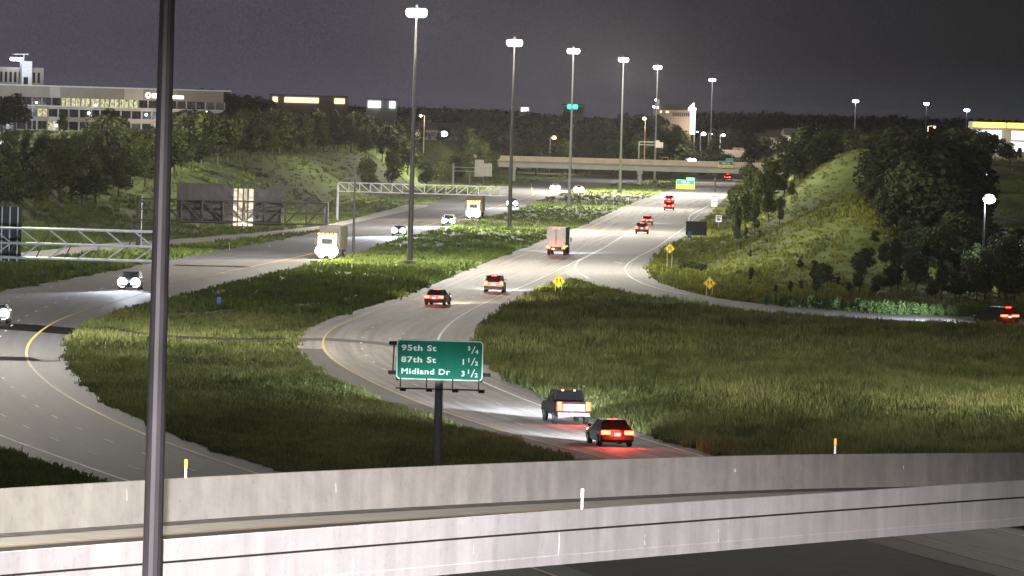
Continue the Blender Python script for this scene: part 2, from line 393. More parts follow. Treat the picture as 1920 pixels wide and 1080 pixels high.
ribbon('freeway', *strip_fn(main_L, main_R, 175, 1960), m_conc_road, 0.020, 'curving concrete freeway carrying the tail lights away')
ribbon('opposing_carriageway', *strip_fn(left_L, left_R, 190, 1990), m_asph, 0.020, 'grey carriageway with oncoming headlights on the far side of the median')
A, B = strip_pts(ramp_out_hi, ramp_out_lo)
ribbon('ramp', A, B, m_ramp, 0.030, 'narrow concrete ramp peeling off to the right behind the meadow')
ribbon('side_ramp', *strip_fn(side_hi, side_lo, 700, 1240, 60), m_ramp, 0.026, 'thin pale ramp along the foot of the left hill')
# dark asphalt inner shoulder of the freeway
sh = lambda Y: main_L(Y) + 1.9
ribbon('shoulder', *strip_fn(lambda Y: main_L(Y) + 0.15, sh, 230, 480, 60), m_shoulder, 0.026, 'dark asphalt shoulder along the inside of the curve', block=False, nx=2)
m_dark_band = mat('dark_band_ground', (0.016, 0.014, 0.011), 0.95, var=0.4, scale=0.8)
# dark bands painted as shadows lying across the roads
def cross_band(pts, w):
    q = [G(*p) for p in pts]; return [p + Vector((0, w / 2, 0)) for p in q], [p - Vector((0, w / 2, 0)) for p in q]
ribbon('road_shadow_band', *cross_band([(-40, 609), (40, 614), (90, 618), (143, 622.5)], 14), m_shadow_band, 0.030, 'black painted shadow band across the left carriageway', block=False, nx=2)
ribbon('road_shadow_band', *cross_band([(327, 497.5), (380, 499), (440, 500), (470, 501.5)], 4.5), m_shadow_band, 0.030, 'short black painted shadow band across the carriageway beyond the tall pole', block=False, nx=2)
ribbon('road_shadow_band', *cross_band([(552, 637), (620, 637), (700, 643), (760, 651)], 6), m_shoulder, 0.030, 'brownish painted shadow band across the freeway left of the green sign', block=False, nx=2)

ribbon('median_dark_band', *cross_band([(146, 622), (170, 617), (200, 616), (235, 622), (275, 629), (330, 633), (430, 637), (500, 637), (548, 637)], 7), m_dark_band, 0.012, 'dark painted shadow band crossing the median grass left of the green sign', nx=2)  # shadow line carried over the grass as dark ground colour
ribbon('median_dark_band', *cross_band([(330, 590), (420, 583), (520, 577), (600, 569), (690, 553)], 9), m_dark_band, 0.012, 'dark strip in the median grass behind the blue marker', nx=2)

def paint(name, fn, lo, hi, w, m, label, z=0.036, dash=None):
    Y0 = lo; k = 0; vs, fs = [], []
    segs = []
    if dash:
        while Y0 < hi: segs.append((Y0, min(Y0 + dash[0], hi))); Y0 += dash[1]
    else: segs = [(lo, hi)]
    for a, b in segs:
        n = 2 if dash else 120
        Y = np.exp(np.linspace(math.log(a), math.log(b), n)); X = fn(Y); o = len(vs)
        for x, y in zip(X, Y): vs += [(x - w / 2, y, z), (x + w / 2, y, z)]
        for i in range(n - 1): fs.append((o + 2 * i, o + 2 * i + 1, o + 2 * i + 3, o + 2 * i + 2))
    me = bpy.data.meshes.new(name); me.from_pydata(vs, [], fs); me.materials.append(m)
    tag(link(name, me), label, kind='structure')
mid = lambda a, b, t: (lambda Y: a(Y) * (1 - t) + b(Y) * t)
my = lambda Y: main_L(Y) + 2.05
paint('painted_edge_line', main_W, 190, 1020, 0.20, m_white, 'solid white edge line along the right of the freeway')
paint('painted_edge_line', my, 190, 1500, 0.17, m_yellow, 'faded yellow edge line along the left of the freeway')
for t in (1 / 3, 2 / 3):
    paint('painted_lane_dashes', mid(my, main_W, t), 200, 1500, 0.14, m_dash, 'white lane dashes on the freeway, %s row' % ('left' if t < .5 else 'right'), dash=(3.0, 12.2))
paint('painted_edge_line', left_Y, 200, 1700, 0.20, m_yellow, 'yellow edge line along the median side of the oncoming carriageway')
paint('painted_edge_line', left_W, 200, 700, 0.17, m_white, 'white edge line at the near left of the oncoming carriageway')
for t in (0.36, 0.70):
    paint('painted_lane_dashes', mid(left_Y, left_W, t), 205, 640, 0.14, m_dash, 'white lane dashes on the oncoming carriageway, %s row' % ('right' if t < .5 else 'left'), dash=(3.0, 12.2))
def paint_pts(name, pts, w, m, label, z=0.042):
    q = [G(*p) for p in pts]; vs, fs = [], []
    for i, p in enumerate(q):
        d = (q[min(i + 1, len(q) - 1)] - q[max(i - 1, 0)]).normalized(); nn = Vector((-d.y, d.x, 0)) * w / 2
        vs += [tuple(p + nn + Vector((0, 0, z))), tuple(p - nn + Vector((0, 0, z)))]
    for i in range(len(q) - 1): fs.append((2 * i, 2 * i + 1, 2 * i + 3, 2 * i + 2))
    me = bpy.data.meshes.new(name); me.from_pydata(vs, [], fs); me.materials.append(m)
    tag(link(name, me), label, kind='structure')
paint_pts('painted_gore_line', [(1130, 466), (1102, 481), (1085, 490), (1079, 497), (1078, 502), (1083, 509), (1092, 516), (1104, 523)], 0.28, m_white, 'white line curling off along the left of the ramp')
paint_pts('painted_gore_line', [(1310, 403), (1285, 426), (1230, 465), (1196, 482), (1178, 494), (1171, 504), (1174, 513), (1185, 522), (1205, 532), (1240, 543), (1290, 553)], 0.24, m_white, 'white line along the right side of the ramp mouth')
paint_pts('painted_gore_line', [(1335, 383), (1296, 402), (1292, 408), (1291, 418)], 0.3, m_white, 'white line bending at the far merge by the black sign')
paint_pts('painted_gore_line', [(1152, 491), (1167, 495)], 0.3, m_white, 'single white dash in the ramp mouth')

# ------------------------------------------------------------------ grass
def inside(pts, poly):
    x, y = pts[:, 0], pts[:, 1]; r = np.zeros(len(pts), bool); n = len(poly); j = n - 1
    for i in range(n):
        xi, yi = poly[i]; xj, yj = poly[j]
        c = ((yi > y) != (yj > y)); t = (xj - xi) * (y - yi) / (yj - yi + 1e-12) + xi
        r ^= c & (x < t); j = i
    return r
def off_road(p):
    ok = np.ones(len(p), bool)
    for q in POLYS: ok &= ~inside(p, q)
    return ok
def tufts(name, pts, hgt, m, label, blades=6, spread=0.30, width=0.10, seed=1):
    rg = np.random.default_rng(seed); n = len(pts); k = blades
    base = np.repeat(pts, k, 0); hh = np.repeat(hgt, k) * rg.uniform(0.55, 1.15, n * k); sc = np.repeat(hgt / hgt.mean(), k)
    a = rg.uniform(0, 2 * np.pi, n * k); rr = np.sqrt(rg.uniform(0, 1, n * k)) * spread * sc
    bx = base[:, 0] + np.cos(a) * rr; by = base[:, 1] + np.sin(a) * rr; bz = base[:, 2]
    t = rg.uniform(0, np.pi, n * k); w = width * sc * rg.uniform(0.6, 1.5, n * k)
    lean = rg.normal(0, 0.28, (n * k, 2)) * hh[:, None]
    v = np.empty((n * k, 3, 3))
    v[:, 0] = np.stack([bx - np.cos(t) * w, by - np.sin(t) * w, bz], 1)
    v[:, 1] = np.stack([bx + np.cos(t) * w, by + np.sin(t) * w, bz], 1)
    v[:, 2] = np.stack([bx + lean[:, 0], by + lean[:, 1], bz + hh], 1)
    me = bpy.data.meshes.new(name); N = n * k
    me.vertices.add(N * 3); me.vertices.foreach_set('co', v.ravel())
    me.loops.add(N * 3); me.loops.foreach_set('vertex_index', np.arange(N * 3, dtype=np.int32))
    me.polygons.add(N); me.polygons.foreach_set('loop_start', np.arange(0, N * 3, 3, dtype=np.int32))
    me.update(calc_edges=True)
    at_ = me.attributes.new('tint', 'FLOAT', 'POINT')
    tint = np.repeat(np.clip(np.repeat(rg.normal(0.45, 0.22, n), k) + rg.normal(0, 0.08, n * k), 0, 1), 3)
    at_.data.foreach_set('value', tint.astype(np.float32))
    me.materials.append(m)
    return tag(link(name, me), label, kind='stuff')
def sample(n, x0, x1, Y0, Y1, seed, power=1.0):
    """spread points over the view's wedge; density falls off with distance"""
    rg = np.random.default_rng(seed)
    inv = rg.uniform(1 / Y1, 1 / Y0, n); Y = 1 / inv; X = (rg.uniform(x0, x1, n) - 960) / F_PX * Y
    X += 0.028 * (540 - (215 + 18 * F_PX / Y)) / F_PX * Y * 0
    return np.stack([X, Y], 1)
def side_of_main(p): return p[:, 0] > main_R(p[:, 1])
ribbon('bridge_shade', [Vector((x, 284, 0)) for x in (-30, 0, 30)], [Vector((x, 176, 0)) for x in (-30, 0, 30)], mat('bridge_shade_ground', (0.030, 0.028, 0.024), 0.95, var=0.5, scale=0.7), 0.006, 'ground coloured dark as shade under the flyover', nx=4)  # dark sheet painted in for the shade below the bridge
p = sample(150000, -140, 2060, 232, 1900, 3)
wob = np.stack([0.2 * np.sin(p[:, 1] * 0.37 + 2.3 * np.sin(p[:, 1] * 0.11)) + RNG.normal(0, 0.13, len(p)), np.zeros(len(p))], 1)
p = p[off_road(p + wob)]
z = H(p[:, 0], p[:, 1]); p3 = np.column_stack([p, z - 0.04])
xp = 960 + F_PX * p[:, 0] / p[:, 1]
is_mead = (p[:, 0] > main_R(p[:, 1])) & (p[:, 1] < 640) & (xp > 880)
is_hill = (p[:, 0] > main_R(p[:, 1])) & ~is_mead
is_lefth = p[:, 0] < left_L(p[:, 1])
is_near = ~is_mead & ~is_hill & ~is_lefth & (p[:, 1] < 560)
is_med = ~is_mead & ~is_hill & ~is_lefth & ~is_near
def patchy(q, s, k):
    return 0.5 + 0.5 * np.sin(q[:, 0] * s + 1.7 * np.sin(q[:, 1] * s * 0.23 + k)) * np.sin(q[:, 1] * s * 0.31 + k * 2.1)
q = p3[is_mead]; tufts('meadow_grass', q, 0.34 + 0.34 * patchy(q, 0.35, 1) ** 2 + RNG.uniform(0, 0.25, len(q)), m_meadow, 'tall dry meadow grass filling the loop on the right', 11, 0.40, 0.055, 1)
q = p3[is_near]; tufts('verge_grass', q, 0.20 + 0.24 * patchy(q, 0.3, 3) ** 2 + RNG.uniform(0, 0.15, len(q)), m_meadow, 'olive grass on the island between the two carriageways', 11, 0.40, 0.055, 2)
q = p3[is_med]; tufts('median_grass', q, 0.22 + 0.3 * patchy(q, 0.2, 5) + RNG.uniform(0, 0.15, len(q)), m_median, 'mown green grass of the median under the mast lights', 6, 0.45, 0.13, 3)
q = p3[is_hill]; tufts('hillside_grass', q, 0.24 + 0.26 * patchy(q, 0.2, 2) ** 2 + RNG.uniform(0, 0.18, len(q)), m_hillg, 'yellow green grass on the mound at the right', 9, 0.55, 0.085, 4)
q = p3[is_lefth]; tufts('slope_grass', q, 0.25 + 0.3 * patchy(q, 0.2, 4) + RNG.uniform(0, 0.15, len(q)), m_median, 'dim grass slope below the wood on the left', 6, 0.5, 0.15, 5)

# ------------------------------------------------------------------ flyover in the foreground
m_bconc = mat('weathered_concrete', (0.345, 0.33, 0.305), 0.85, var=0.16, scale=1.6, bump=0.15, detail=9)
m_nconc = mat('pale_washed_concrete', (0.50, 0.48, 0.485), 0.85, var=0.12, scale=1.3, bump=0.12, detail=9)
m_deck = mat('deck_concrete', (0.33, 0.315, 0.28), 0.85, var=0.22, scale=1.2, stretch=(1, 3, 1), detail=8)
m_gut = mat('gutter_dirt', (0.10, 0.092, 0.085), 0.9, var=0.5, scale=2.5)
m_lime = mat('lime_streak', (0.43, 0.415, 0.40), 0.8, var=0.15)
m_groove = mat('groove_shade_fill', (0.03, 0.028, 0.026), 0.9)
def add_weather(m):
    """vertical water stains that belong to the concrete"""
    n, l = m.node_tree.nodes, m.node_tree.links
    mx = [k for k in n if k.type == 'MIX'][0]; b = [k for k in n if k.type == 'BSDF_PRINCIPLED'][0]
    tc = [k for k in n if k.type == 'TEX_COORD'][0]
    mp = n.new('ShaderNodeMapping'); mp.inputs['Scale'].default_value = (3.2, 0.4, 0.16); l.new(tc.outputs['Object'], mp.inputs[0])
    no = n.new('ShaderNodeTexNoise'); no.inputs['Scale'].default_value = 1.5; no.inputs['Detail'].default_value = 5; l.new(mp.outputs[0], no.inputs['Vector'])
    r = n.new('ShaderNodeMapRange'); r.inputs['From Min'].default_value = 0.35; r.inputs['From Max'].default_value = 0.72
    r.inputs['To Min'].default_value = 0.9; r.inputs['To Max'].default_value = 1.14; l.new(no.outputs['Fac'], r.inputs['Value'])
    sp = n.new('ShaderNodeTexNoise'); sp.inputs['Scale'].default_value = 9; sp.inputs['Detail'].default_value = 3; l.new(tc.outputs['Object'], sp.inputs['Vector'])
    r2 = n.new('ShaderNodeMapRange'); r2.inputs['From Min'].default_value = 0.28; r2.inputs['From Max'].default_value = 0.40
    r2.inputs['To Min'].default_value = 0.86; r2.inputs['To Max'].default_value = 1.0; l.new(sp.outputs['Fac'], r2.inputs['Value'])
    mm = n.new('ShaderNodeMath'); mm.operation = 'MULTIPLY'; l.new(r.outputs[0], mm.inputs[0]); l.new(r2.outputs[0], mm.inputs[1])
    m2 = n.new('ShaderNodeMix'); m2.data_type = 'RGBA'; m2.blend_type = 'MULTIPLY'; m2.inputs['Factor'].default_value = 1
    l.new(mx.outputs['Result'], m2.inputs['A']); l.new(mm.outputs[0], m2.inputs['B']); l.new(m2.outputs['Result'], b.inputs['Base Color'])
add_weather(m_bconc); add_weather(m_nconc)
bx = np.array([-700, 0, 480, 960, 1440, 1920, 2700])
def bl(v): return lambda x: np.interp(x, bx, v)
far_d = bl([102, 117, 126, 135, 148, 163, 190]); near_d = bl([90, 104, 112, 120, 132, 146, 172])
far_top = bl([958, 917, 889, 868, 853, 849.5, 851]); far_foot = bl([1046, 1000, 966, 940, 917, 908, 903])
near_top = bl([1094, 1036, 1000, 964, 932, 901, 856])
flyover = thing('flyover_bridge', P(960, 960, 127) * 1.0, 'long concrete flyover bridge sweeping across the foreground', 'bridge')
flyover.location = (0, 127, 0)
def loc127(p): return Vector((p.x, p.y - 127, p.z))
bxs = list(np.linspace(-700, 2700, 70))
def smooth_fn(f):
    xs = np.linspace(-900, 2900, 300); v = f(xs); k = np.hanning(41); k /= k.sum(); v2 = np.convolve(np.pad(v, 20, 'edge'), k, 'valid')
    return lambda x: np.interp(x, xs, v2)
far_d, near_d, far_top, far_foot, near_top = map(smooth_fn, (far_d, near_d, far_top, far_foot, near_top))
def sweep(name, prof, m, parent):
    """prof: x -> closed list of world points; lofted along the bridge"""
    rings = [[loc127(q) for q in prof(x)] for x in bxs]; n = len(rings[0]); b = MB()
    vs = [q for r in rings for q in r]
    fs = [(i * n + k, i * n + (k + 1) % n, (i + 1) * n + (k + 1) % n, (i + 1) * n + k) for i in range(len(rings) - 1) for k in range(n)]
    fs += [tuple(range(n)), tuple(range((len(rings) - 1) * n, len(rings) * n))]
    b.add(vs, fs); return b.build(name, m, parent)
def V(p, dy=0.0, dz=0.0): return Vector((p.x, p.y + dy, p.z + dz))
FF = lambda x: P(x, far_foot(x), far_d(x)); FT = lambda x: P(x, far_top(x), far_d(x) + 0.18)
NT = lambda x: P(x, near_top(x), near_d(x)); NT2 = lambda x: V(NT(x), 0.24)
hN = lambda x: 0.0
def deckz_near(x): return NT(x).z - 0.80
sweep('far_parapet', lambda x: [FF(x), V(FF(x), 0.07, 0.22), FT(x), V(FT(x), 0.24), V(FF(x), 0.62, -0.35), V(FF(x), 0.0, -0.35)], m_bconc, flyover)
sweep('near_parapet', lambda x: [NT(x), V(NT(x), 0, -0.362), V(NT(x), 0.09, -0.366), V(NT(x), 0.09, -0.400), V(NT(x), 0, -0.404), V(NT(x), 0.0, -0.84), V(NT(x), -0.02, -0.86),
                                 V(NT(x), -0.02, -1.03), V(NT(x), 0.7, -1.03), V(NT(x), 0.55, -0.80), V(NT2(x), 0.10, -0.6), NT2(x)], m_nconc, flyover)
sweep('groove_shade', lambda x: [V(NT(x), 0.012, -0.3645), V(NT(x), 0.088, -0.3675), V(NT(x), 0.088, -0.3985), V(NT(x), 0.012, -0.4015)], m_groove, flyover)  # near-black fill painted as the shade inside the groove
sweep('deck', lambda x: [V(NT(x), 0.552, -0.80), V(FF(x), -0.002, -0.01), V(FF(x), -0.002, -0.30), V(NT(x), 0.705, -1.03)], m_deck, flyover)
def strip_on_deck(name, t0, t1, m, dz):
    def q(x, t):
        a, b = V(NT(x), 0.552, -0.80), V(FF(x), -0.002, -0.01); p = a.lerp(b, t); p.z += dz; return p
    rings = [[loc127(q(x, t0)), loc127(q(x, t1))] for x in bxs]; b = MB()
    b.add([p for r in rings for p in r], [(2 * i, 2 * i + 1, 2 * i + 3, 2 * i + 2) for i in range(len(rings) - 1)])
    return b.build(name, m, flyover)
strip_on_deck('gutter_dirt', 0.93, 0.999, m_gut, 0.006)
strip_on_deck('painted_edge_line', 0.779, 0.787, m_yellow, 0.008)
strip_on_deck('shoulder_asphalt', 0.30, 0.765, m_shoulder, 0.006)
# lime runs on the parapets
rs = random.Random(5)
for i in range(16):
    x = rs.uniform(-60, 1980)
    far = rs.random() < 0.5
    if far:
        p = P(x, far_top(x), far_d(x) + 0.18); q = V(FF(x), 0.07, 0.22); d = q - p
        t0 = rs.uniform(0.15, 0.5); t1 = min(0.98, t0 + rs.uniform(0.15, 0.5)); w = rs.uniform(0.005, 0.012)
        a, b_ = p + d * t0, p + d * t1; off = Vector((0, -0.006, 0))
    else:
        p = NT(x); t0 = -rs.uniform(0.40, 0.62); t1 = -0.845 if rs.random() < 0.7 else -rs.uniform(0.66, 0.82); w = rs.uniform(0.006, 0.016)
        a, b_ = V(p, -0.004, t0), V(p, -0.004, t1); off = Vector((0, 0, 0))
    a, b_ = loc127(a + off), loc127(b_ + off); m_ = a.lerp(b_, 0.5) + Vector((rs.uniform(-0.015, 0.015), 0, 0))
    MB().add([a + Vector((-w / 3, 0, 0)), a + Vector((w / 3, 0, 0)), m_ + Vector((w, 0, 0)), b_ + Vector((w * 0.8, 0, 0)), b_ + Vector((-w * 0.8, 0, 0)), m_ + Vector((-w, 0, 0))], [(0, 1, 2, 5), (5, 2, 3, 4)]).build('lime_run', m_lime, flyover)
for x in (-640, 2650):
    p = loc127((NT(x) + FF(x)) / 2); MB().box((p.x, p.y, (p.z - 1.0) / 2), (3.0, 2.0, p.z - 1.0)).build('pier', m_bconc, flyover, bevel=0.1)
# delineators
def delineator(x, ytop, ybase, Y, col, label):
    p = P(x, ybase, Y); h = (ybase - ytop) * Y / F_PX
    t = thing('delineator_post', p, label, 'delineator', group='delineator posts on the flyover parapets')
    MB().box((0, 0, h * 0.26), (0.045, 0.03, h * 0.53)).build('post', m_plate, t)
    MB().box((0, -0.005, h * 0.765), (0.062, 0.03, h * 0.468)).build('reflector', col, t, bevel=0.008)
m_ry = mat('amber_reflector', (0.85, 0.50, 0.01), 0.4); m_rw = mat('white_reflector', (0.85, 0.85, 0.82), 0.4)
delineator(348, 861, 896.5, float(far_d(348)) + 0.3, m_ry, 'yellow tipped white post on the far parapet by the tall pole')
delineator(1565.5, 822, 850.5, float(far_d(1565)) + 0.3, m_ry, 'yellow tipped white post on the far parapet below the dark meadow')
delineator(1091, 916, 954.5, float(near_d(1091)) + 0.12, m_rw, 'all white post standing on the near parapet')

# ------------------------------------------------------------------ high masts
m_lens = glow('mast_lens', (1.0, 0.96, 0.88), 60.0); m_lens_b = glow('cool_lens', (0.80, 0.88, 1.0), 40.0)
m_fix = mat('luminaire_housing', (0.30, 0.30, 0.31), 0.5, 0.5)
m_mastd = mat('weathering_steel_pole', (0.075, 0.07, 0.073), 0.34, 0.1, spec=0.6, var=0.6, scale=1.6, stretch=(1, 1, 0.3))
def high_mast(base, h, label, watts, col=C_MAST, r0=0.36, r1=0.11, ring=0.80, size=1.15, lens=None, m=None, lr=0.35, cat='high mast light', group='high mast lights along the freeway'):
    t = thing('high_mast_light', base, label, cat, group=group)
    b = MB(); n = 8
    for i in range(n):
        z0, z1 = h * i / n, h * (i + 1) / n
        b.tube((0, 0, z0), (0, 0, z1 + 0.02), r0 + (r1 - r0) * i / n, r0 + (r1 - r0) * (i + 1) / n, 14)
    b.build('pole', m or m_galv, t, smooth=False)
    MB().box((0, 0, 0.25), (1.1 * size, 1.1 * size, 0.5)).build('footing', m_bconc, t, bevel=0.05)
    c = MB()
    for i in range(24):
        a, b2 = 2 * math.pi * i / 24, 2 * math.pi * (i + 1) / 24
        c.tube((ring * math.cos(a), ring * math.sin(a), h + 0.1), (ring * math.cos(b2), ring * math.sin(b2), h + 0.1), 0.05, n=6)
    for i in range(4):
        a = math.pi / 2 * i; c.tube((0, 0, h), (ring * math.cos(a), ring * math.sin(a), h + 0.1), 0.04, n=6)
    c.tube((0, 0, h - 0.1), (0, 0, h + 0.6), 0.22, 0.14, 10)
    c.build('lowering_ring', m_fix, t)
    hb = MB().tube((0, 0, 0.30 * size), (0, 0, 0.62 * size), 0.40 * size, 0.20 * size, 12).mesh('housing', m_fix)
    lb = MB().ball((0, 0, 0.10 * size), 0.44 * size, 12, 8, 1.15).mesh('lens', lens or m_lens, smooth=True)
    for i in range(6):
        a = 2 * math.pi * i / 6 + 0.3; q = (ring * math.cos(a), ring * math.sin(a), h - 0.45)
        o = link('luminaire', hb, t); o.location = q
        o2 = link('lens', lb, o)
    if watts: lamp('mast_lamp', 'POINT', (0, 0, h - 1.3 - max(0, lr - 0.35)), watts, col, t, lr)
    return t
def mast_px(x, ybase, ytop_x, ytop, label, watts, Y=None, **k):
    b = G(x, ybase) if Y is None else at(x, Y)
    Y = b.y; top = P(ytop_x, ytop, Y).z
    return high_mast(b, top - b.z, label, watts, **k)
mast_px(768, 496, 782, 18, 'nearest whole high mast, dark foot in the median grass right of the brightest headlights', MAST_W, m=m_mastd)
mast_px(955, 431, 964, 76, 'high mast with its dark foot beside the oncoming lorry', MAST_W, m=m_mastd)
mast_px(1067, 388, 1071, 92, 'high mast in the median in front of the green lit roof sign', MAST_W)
mast_px(1162, 361, 1166, 109, 'high mast in front of the overpass deck, right of centre', MAST_W * 3.6)
mast_px(1227, 0, 1232, 124, 'high mast behind the overpass near the bridge street lamp', MAST_W * 0.6, Y=1840)
mast_px(1331, 0, 1333, 148, 'farthest high mast in the row, short and thin above the town', MAST_W * 0.5, Y=2350)
for x, y, Y, lb in ((1602, 188, 2500, 'cool white high mast lamp, leftmost of three in the dark sky on the right'), (1735, 193, 2900, 'cool white high mast lamp, middle of three in the dark sky on the right'), (1811, 205, 2700, 'violet white high mast lamp just left above the yellow lit store')):
    mast_px(x, 0, x, y, lb, 0, Y=Y, lens=m_lens_b, group='far high masts on the right')
# the mast next to the flyover, lamps above the frame
b0 = P(296, 760, 106); top0 = 27.5
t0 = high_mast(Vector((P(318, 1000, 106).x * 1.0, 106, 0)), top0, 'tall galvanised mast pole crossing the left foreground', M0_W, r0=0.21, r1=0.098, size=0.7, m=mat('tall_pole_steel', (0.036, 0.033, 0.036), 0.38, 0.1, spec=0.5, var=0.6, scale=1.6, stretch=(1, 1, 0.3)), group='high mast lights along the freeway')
pa, pb = P(320, 72, 106), P(285, 1080, 106)
t0.location = (pb.x, 106, 0)
tcm = high_mast((-0.6, -2.0, 0), 30, 'unseen high mast that carries the camera, lamps added as foreground fill', CAM_MAST_W, C_NEAR)  # unseen; its lamps are added to light the foreground
MB().box((0.0, 0.75, 28.6), (0.7, 0.4, 0.5)).build('floodlight', m_fix, tcm, bevel=0.05)  # housing added for the made-up flyover fill
lamp('flyover_fill', 'SPOT', (0.0, 1.1, 28.6), FLYOVER_FILL_W, (1.0, 0.93, 0.96), tcm, 0.3, (R_(90 - 12.5), 0, 0), R_(17), 0.85)  # added spot that brightens the flyover from the camera side
# unseen masts added beyond both sides to light the lawns and slopes
high_mast((46, 400, 0), 30, 'unseen mast added right of the meadow to light it', MAST_W * 0.40)
high_mast((-40, 480, 0), 30, 'unseen mast added left of the carriageway to light the near grass', MAST_W * 0.60)
high_mast((-92, 800, 6), 30, 'unseen mast added at the foot of the left hill to light it', MAST_W * 0.40)
high_mast((-108, 1090, 7), 32, 'unseen mast added on the left hill to light its slope', MAST_W * 2.6)

# ------------------------------------------------------------------ big green sign
def guide_sign():
    base = G(818, 884); Y = base.y; k0 = Y / 369.0
    pl, pr = P(744, 670, Y), P(909, 674, Y); s = Y / F_PX
    zt, zb = P(827, 637.5, Y).z, P(824, 713, Y).z
    cx = (P(747, 637, Y).x + P(906, 713, Y).x) / 2; w, h = 163 * s, zt - zb
    t = thing('guide_sign', (cx - 0.05, Y, 0), 'big green road sign listing 95th St, 87th St and Midland Dr on a single post', 'road sign')
    zc = (zt + zb) / 2
    MB().tube((0, 0.22, 0), (0, 0.22, zt - 0.3), 0.215, 0.20, 16).build('post', m_galv, t, smooth=True)
    def rrect(w, h, r, n=5):
        out = []
        for cx_, cz, a0 in ((w / 2 - r, h / 2 - r, 0), (-w / 2 + r, h / 2 - r, 90), (-w / 2 + r, -h / 2 + r, 180), (w / 2 - r, -h / 2 + r, 270)):
            for i in range(n + 1):
                a = R_(a0 + 90 * i / n); out.append((cx_ + r * math.cos(a), cz + r * math.sin(a)))
        return out
    pn = MB().prism([(x, z + zc) for x, z in rrect(w, h, 0.22)], 'y', -0.10, -0.06).build('panel', m_green, t)
    a, b_ = rrect(w - 0.02, h - 0.02, 0.21), rrect(w - 0.13, h - 0.13, 0.16); n = len(a)
    MB().add([(x, -0.104, z + zc) for x, z in a] + [(x, -0.104, z + zc) for x, z in b_], [(i, (i + 1) % n, n + (i + 1) % n, n + i) for i in range(n)]).build('border', m_signw, t)
    fs = []
    sz = 0.455 * k0
    for i, (s1, wd, whole, num, den) in enumerate((('95th St', 2.02 * k0, '', '3', '4'), ('87th St', 2.02 * k0, '1', '1', '2'), ('Midland Dr', 2.83 * k0, '3', '1', '2'))):
        z = zt - h * (0.275 + 0.29 * i) 
        text(s1, sz, m_signw, t, (-w / 2 + 0.24, -0.108, z), bold=0.013, width=wd)
        xr = w / 2 - 0.22
        zz = z - 0.03
        text(num, 0.33 * k0, m_signw, t, (xr - 0.66 * k0, -0.108, zz + 0.13 * k0), bold=0.012)
        text(den, 0.33 * k0, m_signw, t, (xr - 0.21 * k0, -0.108, zz - 0.05), bold=0.012)
        MB().prism([(xr - 0.45 * k0, zz - 0.06), (xr - 0.39 * k0, zz - 0.06), (xr - 0.20 * k0, zz + 0.38 * k0), (xr - 0.26 * k0, zz + 0.38 * k0)], 'y', -0.112, -0.106).build('fraction_bar', m_signw, t)
        if whole: text(whole, sz * 0.95, m_signw, t, (xr - 1.0 * k0, -0.108, zz - 0.02), bold=0.013)
    # side brackets, rod and the walkway arms with dark lamps, plus added spots that brighten the panel
    for sx, dz in ((-1, h / 2 - 0.22), (-1, -h / 2 + 0.33), (1, -h / 2 + 0.33)):
        MB().box((sx * (w / 2 + 0.19), 0.0, zc + dz), (0.40, 0.16, 0.19)).build('bracket', m_dark, t, bevel=0.015)
    MB().tube((-w / 2 - 0.13, 0, zc + h / 2 - 0.3), (-w / 2 - 0.16, 0, zc - h / 2 + 0.4), 0.035).build('rod', m_dark, t)
    for k in (-0.27, 0.27):
        MB().box((0, 0.0, zc + h * k), (w * 0.97, 0.1, 0.12)).build('crossbeam', m_dark, t)
    zl = zb - 0.42
    MB().tube((-w / 2 + 0.0, -0.62, zl), (w / 2 + 0.12, -0.62, zl), 0.035).build('walkway_rail', m_dark, t)
    for k in (-0.445, -0.145, 0.155, 0.455):
        x = w * k
        MB().box((x, -0.45, zl + 0.03), (0.06, 1.0, 0.07)).box((x, -0.09, (zl + zb) / 2 + 0.05), (0.07, 0.07, zb - zl + 0.1)).build('arm', m_dark, t)
        MB().box((x + 0.15, -0.98, zl - 0.06), (0.34, 0.18, 0.13), taper=0.85).build('floodlight', m_trim, t, bevel=0.02)
        lamp('added_sign_fill', 'SPOT', (x + 0.15, -1.05, zl + 0.06), 85, (0.85, 1.0, 0.95), t, 0.1, (R_(150), 0, 0), R_(120), 0.6)  # added fill; the fixtures themselves stay dark
    for sx in (-1, 1): MB().box((sx * (w / 2 - 0.10), -0.0, zb + 0.02), (0.2, 0.1, 0.16)).build('corner_clip', m_dark, t)
guide_sign()

